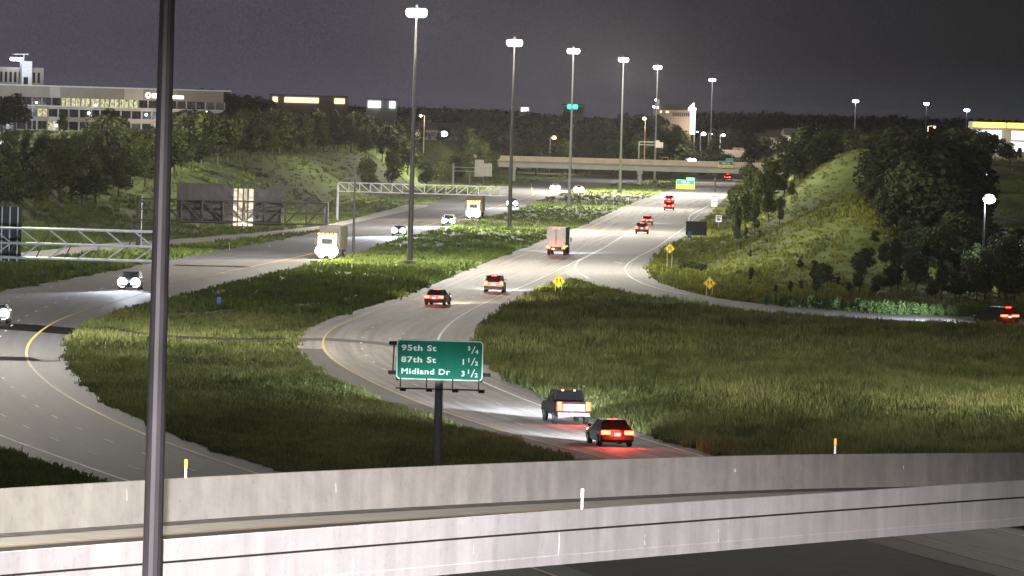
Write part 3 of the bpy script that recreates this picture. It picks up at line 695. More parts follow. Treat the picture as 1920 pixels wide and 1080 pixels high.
# ------------------------------------------------------------------ diamond signs and small signs
def arrow(b, x0, z0, x1, z1, w, head, y):
    d = Vector((x1 - x0, 0, z1 - z0)); L = d.length; d.normalize(); s = Vector((d.z, 0, -d.x))
    o = Vector((x0, 0, z0)); k = L - head * 0.9
    q = [o - s * w / 2, o + s * w / 2, o + d * k + s * w / 2, o + d * k - s * w / 2]
    b.add([(v.x, y, v.z) for v in q], [(0, 1, 2, 3)])
    q = [o + d * k - s * head / 2, o + d * k + s * head / 2, o + d * L]; b.add([(v.x, y, v.z) for v in q], [(0, 1, 2)])
def diamond(x, yc, ybase, half_px, label, kind):
    g = G(x, ybase); Y = g.y; zc = P(x, yc, Y).z; a = half_px * Y / F_PX
    t = thing('warning_sign', (P(x, yc, Y).x, Y, 0), label, 'warning sign', group='yellow diamond signs by the ramp')
    for sx in (-0.45, 0.45): MB().box((a * sx, 0.05, (zc - a * 0.3) / 2), (0.07, 0.06, zc - a * 0.3)).build('post', m_galv, t)
    MB().prism([(0, zc + a), (a, zc), (0, zc - a), (-a, zc)], 'y', -0.03, 0.0).build('plate', m_signy, t)
    b = MB(); y = -0.036
    ro, ri = a * 0.93, a * 0.86
    b.add([(0, y, zc + ro), (ro, y, zc), (0, y, zc - ro), (-ro, y, zc), (0, y, zc + ri), (ri, y, zc), (0, y, zc - ri), (-ri, y, zc)], [(0, 1, 5, 4), (1, 2, 6, 5), (2, 3, 7, 6), (3, 0, 4, 7)])
    b.build('border', m_black, t)
    b = MB()
    if kind == 'merge':
        arrow(b, -0.24 * a, zc - 0.40 * a, -0.24 * a, zc + 0.48 * a, 0.13 * a, 0.34 * a, y)
        arrow(b, 0.46 * a, zc - 0.30 * a, 0.26 * a, zc + 0.02 * a, 0.13 * a, 0.02 * a, y)
        arrow(b, 0.27 * a, zc - 0.02 * a, 0.20 * a, zc + 0.44 * a, 0.13 * a, 0.34 * a, y)
    else:
        b.box((-0.18 * a, y, zc + 0.02 * a), (0.15 * a, 0.006, 0.85 * a)); b.box((0.16 * a, y, zc + 0.18 * a), (0.15 * a, 0.006, 0.55 * a)); b.add([(0.09 * a, y, zc - 0.05 * a), (0.24 * a, y, zc - 0.1 * a), (0.34 * a, y, zc - 0.4 * a), (0.19 * a, y, zc - 0.4 * a)], [(0, 1, 2, 3)])
    b.build('symbol', m_black, t)
diamond(1047.5, 527.5, 552, 13.0, 'yellow merge diamond at the tip of the dark meadow', 'merge')
diamond(1256, 466, 507, 10.0, 'yellow narrowing road diamond on two posts above the ramp bend', 'narrow')
diamond(1330.5, 531, 556, 12.0, 'yellow merge diamond with a bright lower corner on the grass right of the ramp', 'merge')
def plate_sign(name, x0, y0, x1, y1, ybase, m, label, cat, posts=(0.0,), extra=None, Y=None):
    g = G((x0 + x1) / 2, ybase) if Y is None else at((x0 + x1) / 2, Y)
    Y = g.y; c = P((x0 + x1) / 2, (y0 + y1) / 2, Y); w, h = (x1 - x0) * Y / F_PX, (y1 - y0) * Y / F_PX
    t = thing(name, (c.x, Y, g.z), label, cat); z = c.z - g.z
    for k in posts: MB().box((w * k, 0.06, (z + h * 0.2) / 2), (0.11, 0.08, z + h * 0.2)).build('post', m_galv if m != m_black else m_dark, t)
    MB().box((0, 0, z), (w, 0.04, h)).build('plate', m, t, bevel=0.01)
    if extra: extra(t, z, w, h)
    return t
def lines(t, z, w, h):
    for i, k in enumerate((0.30, 0.12, -0.08, -0.30)):
        MB().box((0, -0.026, z + h * k), (w * (0.7, 0.5, 0.62, 0.4)[i], 0.006, h * 0.07)).build('legend_line', m_trim, t)
def frame(t, z, w, h):
    b = MB()
    for sx in (-1, 1): b.box((sx * (w / 2 + 0.04), 0, z), (0.08, 0.09, h + 0.16))
    for sz in (-1, 1): b.box((0, 0, z + sz * (h / 2 + 0.04)), (w, 0.09, 0.08))
    b.build('frame', m_trim, t)
plate_sign('message_board', 1287, 416, 1324, 440, 452, m_black, 'unlit black message board beside the freeway edge line', 'sign', (-0.25, 0.25), frame)
plate_sign('regulatory_sign', 1334, 364, 1345, 387, 394, m_signw, 'tall white sign with dark lines below the sign bridge post', 'sign', (0.0,), lines)
def shield(t, z, w, h):
    MB().box((0, -0.026, z + h * 0.28), (w * 0.8, 0.008, h * 0.25)).build('shield_crown', mat('dull_red', (0.30, 0.04, 0.05), 0.5), t)
    MB().box((0, -0.026, z - h * 0.12), (w * 0.62, 0.008, h * 0.4)).build('shield_field', m_blue, t)
plate_sign('route_marker', 1342, 404, 1353, 416, 428, m_signw, 'small pale route shield at the edge of the roadside bushes', 'sign', (0.0,), shield)
plate_sign('blue_marker', 1289.5, 434, 1296.5, 446, 456, mat('dark_blue_sheet', (0.03, 0.06, 0.16), 0.5), 'small blue plate in front of the black message board', 'sign', (0.0,))
plate_sign('mile_marker', 406.5, 557, 414.5, 572, 577, m_blue, 'little blue marker alone in the dark median grass', 'sign', (0.0,))
def stub(x, yt, yb, label):
    g = G(x, yb); h = (yb - yt) * g.y / F_PX
    t = thing('roadside_marker', g, label, 'marker post', group='small roadside marker posts')
    MB().box((0, 0, h * 0.35), (0.09, 0.05, h * 0.7)).build('post', m_plate, t); MB().box((0, -0.01, h * 0.85), (0.11, 0.05, h * 0.3)).build('reflector', m_rw, t)
stub(430, 454, 468, 'thin white marker post on the verge between ramp and carriageway')
stub(1178, 370, 382, 'stubby pale marker at the median edge before the overpass')
stub(1326, 395, 401, 'tiny pale marker at the right freeway shoulder')
stub(505, 459, 463, 'tiny pale marker at the edge of the oncoming carriageway')

# ------------------------------------------------------------------ sign bridges
def truss(b, x0, x1, z0, z1, dep, n, r=0.06, rd=0.045):
    for y in (-dep / 2, dep / 2):
        for z in (z0, z1): b.tube((x0, y, z), (x1, y, z), r, n=6)
    for i in range(n + 1):
        x = x0 + (x1 - x0) * i / n
        for y in (-dep / 2, dep / 2): b.tube((x, y, z0), (x, y, z1), rd, n=5)
        for z in (z0, z1): b.tube((x, -dep / 2, z), (x, dep / 2, z), rd, n=5)
        if i < n:
            xn = x0 + (x1 - x0) * (i + 1) / n
            for y in (-dep / 2, dep / 2):
                if i < n / 2: b.tube((x, y, z1), (xn, y, z0), rd, n=5)
                else: b.tube((x, y, z0), (xn, y, z1), rd, n=5)
            b.tube((x, -dep / 2, z1), (xn, dep / 2, z1), rd, n=5)
def sign_back(t, x0, x1, z0, z1, y, m, rib=0.55, name='sign_back', rm=None):
    o = MB().box(((x0 + x1) / 2, y, (z0 + z1) / 2), (x1 - x0, 0.06, z1 - z0)).build(name, m, t)
    n = max(2, int((x1 - x0) / rib))
    for i in range(n):
        x = x0 + (x1 - x0) * (i + 0.5) / n
        MB().box((x, y - 0.07, (z0 + z1) / 2), (0.09, 0.08, z1 - z0)).build('rib', rm or m_galv, o)
# 1: galvanised truss at the far left
Y = 455.0; s = Y / F_PX
a, b_ = P(-120, 420, Y), P(307, 438, Y)
t = thing('sign_bridge', (a.x, Y, 0), 'pale galvanised truss gantry with a ribbed sign back at the left edge', 'sign gantry', group='sign gantries over the oncoming carriageway')
zt, zb = P(150, 431, Y).z, P(150, 486, Y).z
zm = zb + (zt - zb) * 0.5
q = MB(); L = P(307, 440, Y).x - a.x - 6; dep = 2.1
for y, z in ((-dep / 2, zt), (dep / 2, zt - 0.0), (-dep / 2, zb), (dep / 2, zb)): q.tube((0, y, z), (L + 6, y, z), 0.075, n=8)
q.tube((0, -dep / 2 - 0.05, zm), (L + 6, -dep / 2 - 0.05, zm), 0.085, n=8)
q.build('chord', m_galv, t)
n = 8
for i in range(n):
    x0, x1 = (L + 6) * i / n, (L + 6) * (i + 1) / n; m_ = (x0 + x1) / 2
    d = MB().tube((x0, -dep / 2, zt), (m_ + 0.4, -dep / 2 - 0.05, zm), 0.055, n=6).tube((m_ + 0.4, -dep / 2 - 0.05, zm), (x0, -dep / 2, zb), 0.055, n=6)
    d.build('diagonal', m_galv, t)
    MB().tube((x1, dep / 2, zt), (m_, dep / 2, zb), 0.045, n=6).build('brace', m_mastd, t)
    for z in (zb, zt): MB().tube((x0, -dep / 2, z), (x0, dep / 2, z), 0.04, n=6).build('brace', m_mastd, t)
sx = P(40, 400, Y).x - a.x
sign_back(t, sx - 4.0, sx - 0.05, P(20, 490, Y).z, P(20, 388, Y).z, 1.3, m_sb, 0.5)
for x in (0.0, L + 6): MB().tube((x, 0, 0), (x, 0, zt + 0.4), 0.25, 0.22, 12).build('post', m_galv, t)
# 2: dark truss behind the tall pole
Y = 800.0; g = at(262, Y); t = thing('sign_bridge', (g.x, Y, g.z), 'dark truss gantry with grey sign backs, one strip coloured pale orange and lit by an added spot', 'sign gantry', group='sign gantries over the oncoming carriageway')
lx = lambda x, y=385: P(x, y, Y).x - g.x
lz = lambda x, y: P(x, y, Y).z - g.z
def slope_truss(t, xa, ya0, ya1, xb, m, n, dep, r=0.10, rd=0.085):
    z0, z1 = lz((xa + xb) / 2, ya1), lz((xa + xb) / 2, ya0)
    q = MB(); truss(q, lx(xa), lx(xb), z0, z1, dep, n, r, rd); return q.build('truss', m, t), z0, z1
tr, z0, z1 = slope_truss(t, 262, 377, 417, 614, m_dark, 9, 1.8)
MB().tube((lx(262), -0.9, (z0 + z1) / 2), (lx(614), -0.9, (z0 + z1) / 2), 0.07, n=6).build('middle_chord', m_dark, t)
MB().box((lx(261), 0, lz(261, 366) / 2), (0.62, 0.62, lz(261, 366))).build('post', m_dark, t); MB().box((lx(265.5), 0.0, lz(261, 366) / 2), (0.12, 0.5, lz(261, 366) - 0.01)).build('post_flange', m_galv, t)
gz = at(612, Y + 20).z - g.z
MB().box((lx(612), 0, (lz(612, 380) + gz - 2) / 2), (0.55, 0.55, lz(612, 380) - gz + 2)).build('post', m_mastd, t)
sign_back(t, lx(330), lx(436), lz(385, 419), lz(385, 344), 1.4, m_sb, 0.8, rm=m_sb)
sign_back(t, lx(475), lx(527), lz(500, 423), lz(500, 356), 1.4, m_sb, 0.8, rm=m_sb)
m_litpan = mat('lit_coloured_sheet', (0.80, 0.70, 0.60), 0.5, var=0.25, scale=1.2)  # sign back coloured pale orange so it looks lit
o = MB().box(((lx(437) + lx(474)) / 2, 1.38, (lz(455, 424) + lz(455, 354)) / 2), (lx(474) - lx(437), 0.06, lz(455, 354) - lz(455, 424))).build('lit_coloured_strip', m_litpan, t)
MB().box((lx(455), -2.2, lz(455, 427)), (0.7, 0.35, 0.25)).build('added_flood_box', m_trim, t)  # made-up fixture, added to carry the spot on the pale strip
lamp('added_sign_fill', 'SPOT', (lx(455), -2.1, lz(455, 424.5)), 1600, (1.0, 0.82, 0.62), t, 0.1, (R_(128), 0, 0), R_(95), 0.5)
for x in (445, 455, 464): MB().box((lx(x), 1.30, (lz(455, 424) + lz(455, 354)) / 2), (0.16, 0.09, lz(455, 354) - lz(455, 424))).build('rib', m_dark, o)
# 3: light truss farther on, over the oncoming lorry
Y = 1045.0; g = G(633, 415); g = Vector((P(633, 400, Y).x, Y, 0)); t = thing('sign_bridge', g, 'light steel truss gantry spanning above the oncoming lorry', 'sign gantry', group='sign gantries over the oncoming carriageway')
tr, z0, z1 = slope_truss(t, 633, 346.5, 363, 957, m_galv, 16, 1.6, 0.075, 0.06)
for x in (633, 957): MB().box((lx(x), 0, lz(x, 344 if x < 700 else 352) / 2), (0.34, 0.34, lz(x, 344 if x < 700 else 352))).build('post', m_galv, t)
# 4: small cantilever sign back left of the overpass
Y = 1500.0; g = Vector((P(849, 345, Y).x, Y, float(H(P(849, 345, Y).x, Y)))); t = thing('cantilever_sign', g, 'pale ribbed sign back on a cantilever arm left of the overpass', 'road sign')
MB().tube((0, 0, 0), (0, 0, lz(849, 306)), 0.22, 0.2, 10).build('post', m_galv, t)
MB().box(((lx(905)) / 2, 0, lz(880, 314)), (lx(905), 0.15, 0.15)).box(((lx(905)) / 2, 0, lz(880, 321)), (lx(905), 0.15, 0.15)).build('arm', m_galv, t)
sign_back(t, lx(888), lx(905), lz(896, 331), lz(896, 299.5), -0.3, m_alu, 0.9); sign_back(t, lx(905.3), lx(920.5), lz(912, 330.5), lz(912, 306.5), -0.3, m_alu, 0.9)
# 5: green exit sign on a cantilever over the freeway
def exit_sign(Y, xp_, ypost_top, x0, y0, x1, y1, ysplit, label, tab=None, base=None, arm=True):
    global g
    g = Vector((P(xp_, y0, Y).x, Y, 0 if base is None else base)); t = thing('exit_sign', g, label, 'road sign', group='green and yellow exit signs ahead')
    if arm:
        MB().tube((0, 0, 0), (0, 0, P(xp_, ypost_top, Y).z - g.z), 0.30, 0.26, 10).build('post', m_dark, t)
        MB().box(((P(x0, y0, Y).x - g.x) / 2, 0.2, P(1300, (y0 + y1) / 2 - 2, Y).z - g.z), (abs(P(x0, y0, Y).x - g.x), 0.18, 0.22)).build('arm', m_dark, t)
    X0, X1 = P(x0, y0, Y).x - g.x, P(x1, y0, Y).x - g.x; xm = (x0 + x1) / 2
    Z0, Zs, Z1 = P(xm, y1, Y).z - g.z, P(xm, ysplit, Y).z - g.z, P(xm, y0, Y).z - g.z; w = X1 - X0; xc = (X0 + X1) / 2
    MB().box((xc, 0, (Zs + Z1) / 2), (w, 0.08, Z1 - Zs)).build('green_panel', m_green, t)
    MB().box((xc, 0, (Z0 + Zs) / 2 - 0.01), (w, 0.08, Zs - Z0 - 0.02)).build('yellow_panel', m_signy, t)
    k = MB()
    for z in (Z1 - 0.05, Zs + 0.06): k.box((xc, -0.045, z), (w - 0.1, 0.02, 0.07))
    for x in (X0 + 0.05, X1 - 0.05): k.box((x, -0.045, (Zs + Z1) / 2), (0.07, 0.02, Z1 - Zs - 0.1))
    k.build('border', m_signw, t)
    hh = Z1 - Zs
    text('95th St', hh * 0.52, m_signw, t, (xc, -0.06, Zs + hh * 0.32), align='CENTER', bold=0.012)
    text('EXIT', (Zs - Z0) * 0.62, m_black, t, (xc - w * 0.28, -0.06, Z0 + (Zs - Z0) * 0.26), align='CENTER', bold=0.01)
    text('ONLY', (Zs - Z0) * 0.62, m_black, t, (xc + w * 0.28, -0.06, Z0 + (Zs - Z0) * 0.26), align='CENTER', bold=0.01)
    d = MB(); d.add([(xc - 0.22, -0.05, Z0 + (Zs - Z0) * 0.55), (xc + 0.22, -0.05, Z0 + (Zs - Z0) * 0.55), (xc, -0.05, Z0 + (Zs - Z0) * 0.15)], [(0, 1, 2)]).box((xc, -0.05, Z0 + (Zs - Z0) * 0.68), (0.16, 0.01, (Zs - Z0) * 0.3)); d.build('down_arrow', m_black, t)
    if tab:
        tx0, tx1, ty = tab; MB().box(((P(tx0, ty, Y).x + P(tx1, ty, Y).x) / 2 - g.x, 0, (P(tx0, ty, Y).z - g.z + Z1) / 2 + 0.02), ((tx1 - tx0) * Y / F_PX, 0.07, P(tx0, ty, Y).z - g.z - Z1 - 0.04)).build('exit_tab', mat('pale_green_tab', (0.10, 0.33, 0.25), 0.5), t)
exit_sign(1600.0, 1341, 333, 1268, 337, 1302.5, 354, 346.5, 'green and yellow exit sign reaching over the freeway before the overpass', tab=(1287, 1303, 332.5))
exit_sign(1738.0, 1361, 315, 1347.5, 302, 1375, 315, 310, 'green and yellow exit sign mounted on the face of the overpass', tab=(1361, 1375.5, 296.5), base=P(1361, 315, 1738).z - 0.05, arm=False)
# 6: small bridge gantry on the overpass
Y = 1752.0; g = P(1197.5, 297, Y); t = thing('cantilever_sign', g, 'small grey gantry and sign back standing on the overpass by the street lamp', 'road sign')
MB().tube((0, 0, 0), (0, 0, lz(1197, 265)), 0.16, n=8).build('post', m_galv, t)
MB().box((lx(1225) / 2, 0, lz(1212, 266)), (lx(1225), 0.2, 0.25)).box((lx(1225) / 2, 0, lz(1212, 271.5)), (lx(1225), 0.2, 0.2)).build('arm', m_galv, t)
sign_back(t, lx(1226), lx(1240), lz(1233, 277), lz(1233, 266.5), -0.3, m_alu, 1.0); sign_back(t, lx(1226.5), lx(1233), lz(1230, 266.4), lz(1230, 263), -0.3, m_alu, 1.0)

# thin dark pole in the median edge
g = G(662, 481); t = thing('utility_pole', g, 'thin dark pole at the edge of the oncoming carriageway', 'pole')
MB().tube((0, 0, 0), (0, 0, P(667, 321, g.y).z), 0.17, 0.10, 10).build('shaft', m_dark, t); MB().box((0, 0, P(667, 321, g.y).z + 0.1), (0.35, 0.35, 0.25)).build('cap', m_dark, t)

# ------------------------------------------------------------------ overpass
OY = 1745.0
ov = thing('overpass_bridge', (P(1180, 330, OY).x, OY, 0), 'long tan overpass carrying lit traffic across the freeway', 'bridge')
ox = lambda x: P(x, 300, OY).x - ov.location.x
m_ovc = mat('tan_overpass_concrete', (0.60, 0.50, 0.37), 0.85, var=0.15, scale=0.5)
m_ovg = mat('pale_girder', (0.46, 0.45, 0.40), 0.8, var=0.12, scale=0.5)
zt, zd, zg = P(1165, 298, OY).z, P(1165, 307, OY).z, P(1165, 319, OY).z
xa, xb = ox(880), ox(1560); xm, L = (xa + xb) / 2, xb - xa
MB().box((xm, -5.6, (zt + zd) / 2), (L, 0.35, zt - zd)).build('near_parapet', m_ovc, ov)
MB().box((xm, 5.6, (zt + zd) / 2), (L, 0.35, zt - zd)).build('far_parapet', m_ovc, ov)
MB().box((xm, 0, zd - 0.22), (L, 12.2, 0.40)).build('deck', m_deck, ov)
for y in (-4.9, -2.4, 0, 2.4, 4.9): MB().box((xm, y, (zd - 0.45 + zg) / 2), (L, 0.5, zd - 0.45 - zg)).build('girder', m_ovg, ov)
for x in (963, 1200, 1437):
    for y in (-4, 0, 4): MB().tube((ox(x), y, -1), (ox(x), y, zg - 0.8), 0.62, n=12).build('column', m_ovg, ov)
    MB().box((ox(x), 0, zg - 0.42), (1.5, 11, 0.8)).build('pier_cap', m_ovg, ov)

# ------------------------------------------------------------------ street lamps
def street_lamp(x, ytop, Y, label, col, m, watts=0, ybase=None, r=0.3, arm=1.2, group='small lamps around the far town', base=None, poled=None):
    b = at(x, Y) if base is None else base
    h = max(2.0, P(x, ytop, Y).z - b.z)
    t = thing('street_lamp', b, label, 'street lamp', group=group)
    MB().tube((-arm, 0, 0), (-arm, 0, h + 0.15), 0.13, 0.09, 8).build('pole', poled or m_galv, t)
    MB().tube((-arm, 0, h + 0.1), (0, 0, h + 0.28), 0.05, n=6).build('arm', poled or m_galv, t)
    MB().box((0, 0, h + 0.22), (r * 2.2, r * 1.4, 0.22), taper=0.7).build('lamp_head', m_fix, t)
    MB().ball((0, 0, h), r, 10, 6, 0.75).build('lens', m, t, smooth=True)
    if watts: lamp('bulb', 'POINT', (0, -0.2, h - 0.6), watts * (5 if Y > 1880 and group.startswith('small') else 1), col, t, 0.15)
g_cool = glow('cool_lamp', (0.80, 0.90, 1.0), 30.0); g_warm = glow('warm_lamp', (1.0, 0.78, 0.45), 14.0); g_orange = glow('orange_lamp', (1.0, 0.45, 0.18), 8.0); g_white = glow('white_lamp', (1, 0.98, 0.95), 25.0)
street_lamp(1850, 373, 704, 'very bright parking lot lamp among the dark trees at right', C_COOL, g_white, 9000, r=0.7, arm=0.5, poled=m_dark)
street_lamp(1860, 322, 1080, 'small blue white lamp above the bright parking lot lamp', C_COOL, g_cool, 4000, r=0.28)
street_lamp(832, 251, 1950, 'bright white lamp over houses left of the second mast', C_COOL, g_white, 25000, r=1.1)
street_lamp(731, 241, 1900, 'small white lamp in the woods left of the nearest mast', C_COOL, g_white, 2500, r=0.42)
street_lamp(1037, 258, 2000, 'orange lamp glowing in the trees above the overpass', C_WARM, g_orange, 2500, r=0.75)
street_lamp(1318, 251, 2450, 'blue white lamp right of the floodlit tower', C_COOL, g_cool, 9000, r=0.9)
street_lamp(1355, 253, 2400, 'warm white lamp over the house roofs right of the tower', C_WARM, g_white, 9000, r=0.7)
street_lamp(1450, 259, 2500, 'small yellowish lamp on a pole at the houses', C_WARM, g_warm, 4000, r=0.5)
street_lamp(787, 217, 1700, 'street lamp on a yellowish pole right of the nearest mast', C_WARM, g_warm, 1500, r=0.4, arm=-1.0, poled=m_ovc)
street_lamp(1206, 222, 1742, 'tall street lamp on the overpass parapet', C_WARM, g_warm, 6000, r=0.5, arm=-0.3, base=P(1206, 298, 1742), poled=m_ovc)
street_lamp(1747, 238, 1150, 'pale lamp pole above the tree tops at right', C_WARM, g_warm, 800, r=0.22)
street_lamp(1738, 261, 1150, 'amber lamp low in the trees at right', C_WARM, g_warm, 500, r=0.32)
street_lamp(1794, 276, 1200, 'small cool lamp left below the yellow lit store', C_COOL, g_cool, 1200, r=0.36)
for x, yt, Y_, m_, lb in ((707, 238, 2000, g_orange, 'tiny orange lamp low in the wood left of the nearest mast'), (745, 243, 2100, g_cool, 'tiny cool lamp just left of the nearest mast pole'), (735, 262, 1750, g_warm, 'tiny warm lamp in the wood below the small white lamp'),
        (893, 262, 2050, g_orange, 'tiny orange lamp among trees right of the bright white lamp'), (1306, 247, 2300, g_cool, 'small cool lamp touching the floodlit tower'), (1333, 251, 2500, g_white, 'thin white lamp of a pair right of the blue white lamp'), (1575, 262, 1400, g_warm, 'tiny amber lamp in the trees over the mound')):
    street_lamp(x, yt, Y_, lb, C_WARM, m_, 1500, r=0.32)
street_lamp(67, 192, 1946, 'slim white lamp column in front of the office facade', C_COOL, g_white, 4500, r=0.35, group='lamps in front of the office building')
street_lamp(178, 197, 1946, 'white lamp column between two dark trees by the offices', C_COOL, g_white, 4500, r=0.45, group='lamps in front of the office building')
street_lamp(105, 240, 1944, 'low white lamp column beside the lit tree', C_COOL, g_white, 4500, r=0.45, group='lamps in front of the office building')
street_lamp(386, 210, 1900, 'round white lamp in the trees at the right end of the offices', C_COOL, g_white, 1500, r=0.5, group='lamps in front of the office building')
street_lamp(14, 268, 1010, 'lamp hidden in the lit green trees at the left edge', C_COOL, g_white, 16000, r=0.22, group='lamps in front of the office building')

# ------------------------------------------------------------------ vehicles
m_tail = glow('tail_lamp', (1.0, 0.030, 0.014), 34.0, True); m_amber = glow('amber_lamp', (1.0, 0.32, 0.03), 22.0, True)
m_head = glow('head_lamp', (0.90, 0.95, 1.0), 120.0); m_headw = glow('halogen_head_lamp', (1.0, 0.88, 0.68), 120.0)
m_platel = glow('lit_plate', (1.0, 0.95, 0.9), 1.2)
def frustum(b, y0, y1, wb, z0, y0t, y1t, wt, z1):
    v = [(-wb / 2, y0, z0), (wb / 2, y0, z0), (wb / 2, y1, z0), (-wb / 2, y1, z0), (-wt / 2, y0t, z1), (wt / 2, y0t, z1), (wt / 2, y1t, z1), (-wt / 2, y1t, z1)]
    b.add(v, [(0, 3, 2, 1), (4, 5, 6, 7), (0, 1, 5, 4), (1, 2, 6, 5), (2, 3, 7, 6), (3, 0, 4, 7)]); return [Vector(p) for p in v]
def pane(parent, q, name='window', m=None, k=0.86, off=0.012):
    c = sum(q, Vector()) / 4; n = (q[1] - q[0]).cross(q[3] - q[0]).normalized()
    if n.dot(c - Vector((0, c.y * 0.6, 0.6))) < 0: n = -n
    MB().add([c + (p - c) * k + n * off for p in q], [(0, 1, 2, 3)]).build(name, m or m_glass, parent)
def wheel(t, x, y, r, w, mesh):
    o = link('wheel', mesh[0], t); o.location = (x, y, r); h = link('rim', mesh[1], o); h.location = ((w / 2 - 0.02) * (1 if x > 0 else -1), 0, 0)
WM = {}
def wheel_mesh(r, w):
    if (r, w) not in WM:
        WM[(r, w)] = (MB().tube((-w / 2, 0, 0), (w / 2, 0, 0), r, n=18).mesh('wheel', m_tyre), MB().tube((-0.03, 0, 0), (0.03, 0, 0), r * 0.62, n=14).mesh('rim', m_rim))
    return WM[(r, w)]
PAINT = {}
def paint_of(c):
    if c not in PAINT: PAINT[c] = mat('car_paint_%d' % len(PAINT), c, 0.28, 0.25, var=0.06, scale=4, coat=0.25)
    return PAINT[c]
def beams(t, y, z, x, watts, col, spread=52, down=3.4):
    lamp('head_beam', 'SPOT', (0, y + 0.2, z), watts, col, t, 0.35, (R_(90 - down), 0, 0), R_(spread), 0.75)
def tail_glow(t, y, z, watts, col=(1.0, 0.06, 0.03)):
    lamp('tail_light_glow', 'POINT', (0, y - 0.6, z + 0.1), watts * 0.34, col, t, 0.35)
def car(kind, pos, rz, col, label, tail=True, head=True, hw=1.0, hcol=C_COOL, front=False, group=None, hot=0.0, tl=None, tg=300, cat=None):
    """pos: ground point under the rear bumper (front bumper for oncoming traffic)"""
    D = dict(sedan=(4.75, 1.84, 1.45, 0.33), suv=(4.8, 1.94, 1.74, 0.37), pickup=(5.8, 2.02, 1.92, 0.40), van=(5.2, 2.0, 2.05, 0.36))[kind]
    L, Wd, Hh, r = D; f = Vector((-math.sin(rz), math.cos(rz), 0)); c = pos + f * (L / 2 * (-1 if front else 1))
    nm = {'sedan': 'sedan_car', 'suv': 'suv_car', 'pickup': 'pickup_truck', 'van': 'van'}[kind]
    t = thing(nm, (c.x, c.y, 0.035), label, cat or {'pickup': 'pickup truck', 'van': 'van'}.get(kind, 'car'), rz, group)
    bm = paint_of(col) if kind != 'pickup' else mat('matte_black_paint', (0.010, 0.008, 0.008), 0.6, spec=0.12); h = L / 2; k = Hh / 1.45
    if kind == 'sedan':
        prof = [(-h + 0.04, 0.32), (-h, 0.58), (-h + 0.06, 0.93), (-h + 0.55, 1.00), (0.95, 0.98), (h - 0.35, 0.80), (h - 0.03, 0.66), (h, 0.42), (h - 0.1, 0.26), (-h + 0.2, 0.24)]
        cab = (-h + 0.45, 1.05, Wd * 0.90, 0.97, -h + 1.12, 0.25, Wd * 0.70, Hh)
    elif kind in ('suv', 'van'):
        zb = 1.06 if kind == 'suv' else 1.12
        prof = [(-h + 0.04, 0.38), (-h, 0.66), (-h + 0.03, zb), (1.15, zb - 0.02), (h - 0.3, 0.93), (h - 0.02, 0.80), (h, 0.5), (h - 0.1, 0.30), (-h + 0.2, 0.30)]
        cab = (-h + 0.05, 1.3 if kind == 'suv' else 1.7, Wd * 0.92, zb - 0.03, -h + 0.30, 0.55 if kind == 'suv' else 1.0, Wd * 0.78, Hh)
    else:
        prof = [(-h + 0.02, 0.55), (-h, 1.28), (-h + 1.9, 1.28), (1.35, 1.22), (h - 0.15, 1.10), (h, 0.95), (h, 0.52), (-h + 0.3, 0.45)]
        cab = (-h + 1.75, 1.5, Wd * 0.92, 1.20, -h + 2.05, 0.75, Wd * 0.80, Hh)
    MB().prism(prof, 'x', -Wd / 2, Wd / 2).build('body', bm, t, bevel=0.07)
    b = MB(); v = frustum(b, *cab); cabin = b.build('cabin', bm, t, bevel=0.05)
    pane(t, [v[0], v[1], v[5], v[4]], 'rear_window'); pane(t, [v[2], v[3], v[7], v[6]], 'windscreen')
    pane(t, [v[3], v[0], v[4], v[7]], 'side_window'); pane(t, [v[1], v[2], v[6], v[5]], 'side_window')
    ww = 0.23; wm = wheel_mesh(r, ww)
    for y in (-h + L * 0.2, h - L * 0.19):
        for sx in (-1, 1): wheel(t, sx * (Wd / 2 - ww / 2 + 0.03), y, r, ww, wm)
    zt = {'sedan': 0.80, 'suv': 0.98, 'van': 1.0, 'pickup': 1.05}[kind]
    MB().box((0, -h - 0.03, 0.50 if kind != 'pickup' else 0.58), (Wd * 0.94, 0.16, 0.22)).build('rear_bumper', m_chrome if kind == 'pickup' else m_trim, t, bevel=0.03)
    MB().box((0, h + 0.0, 0.46), (Wd * 0.94, 0.16, 0.24)).build('front_bumper', m_trim, t, bevel=0.03)
    MB().box((0, h + 0.012, 0.66), (Wd * 0.5, 0.06, 0.2)).build('grille', m_trim, t)
    MB().box((0, -h - 0.03 if kind != 'pickup' else -h - 0.115, zt - 0.10 if kind != 'pickup' else 0.60), (0.34, 0.03, 0.17)).build('number_plate', m_platel if tail else m_plate, t)
    dk = mat('unlit_red_lens', (0.25, 0.01, 0.01), 0.3)
    tw, th = tl or ((0.46, 0.20) if kind == 'sedan' else (0.30, 0.34) if kind == 'suv' else (0.22, 0.46))
    for sx in (-1, 1):
        MB().box((sx * (Wd / 2 - tw / 2 - 0.03), -h - 0.005, zt), (tw, 0.10, th)).build('tail_light', m_tail if tail else dk, t, bevel=0.015)
        hl = MB()
        if hot: hl.tube((sx * (Wd / 2 - 0.34), h - 0.10, 0.76), (sx * (Wd / 2 - 0.34), h + 0.07, 0.76), hot * 1.0, n=16)
        else: hl.box((sx * (Wd / 2 - 0.28), h - 0.05, 0.72), (0.42, 0.16, 0.16))
        hl.build('headlight', (m_head if hcol == C_COOL else m_headw) if head else m_glass, t, bevel=0.0 if hot else 0.03)
        MB().box((sx * (Wd / 2 + 0.08), 0.72, 1.05 * k if kind != 'pickup' else 1.35), (0.2, 0.1, 0.16)).build('mirror', bm, t, bevel=0.03)
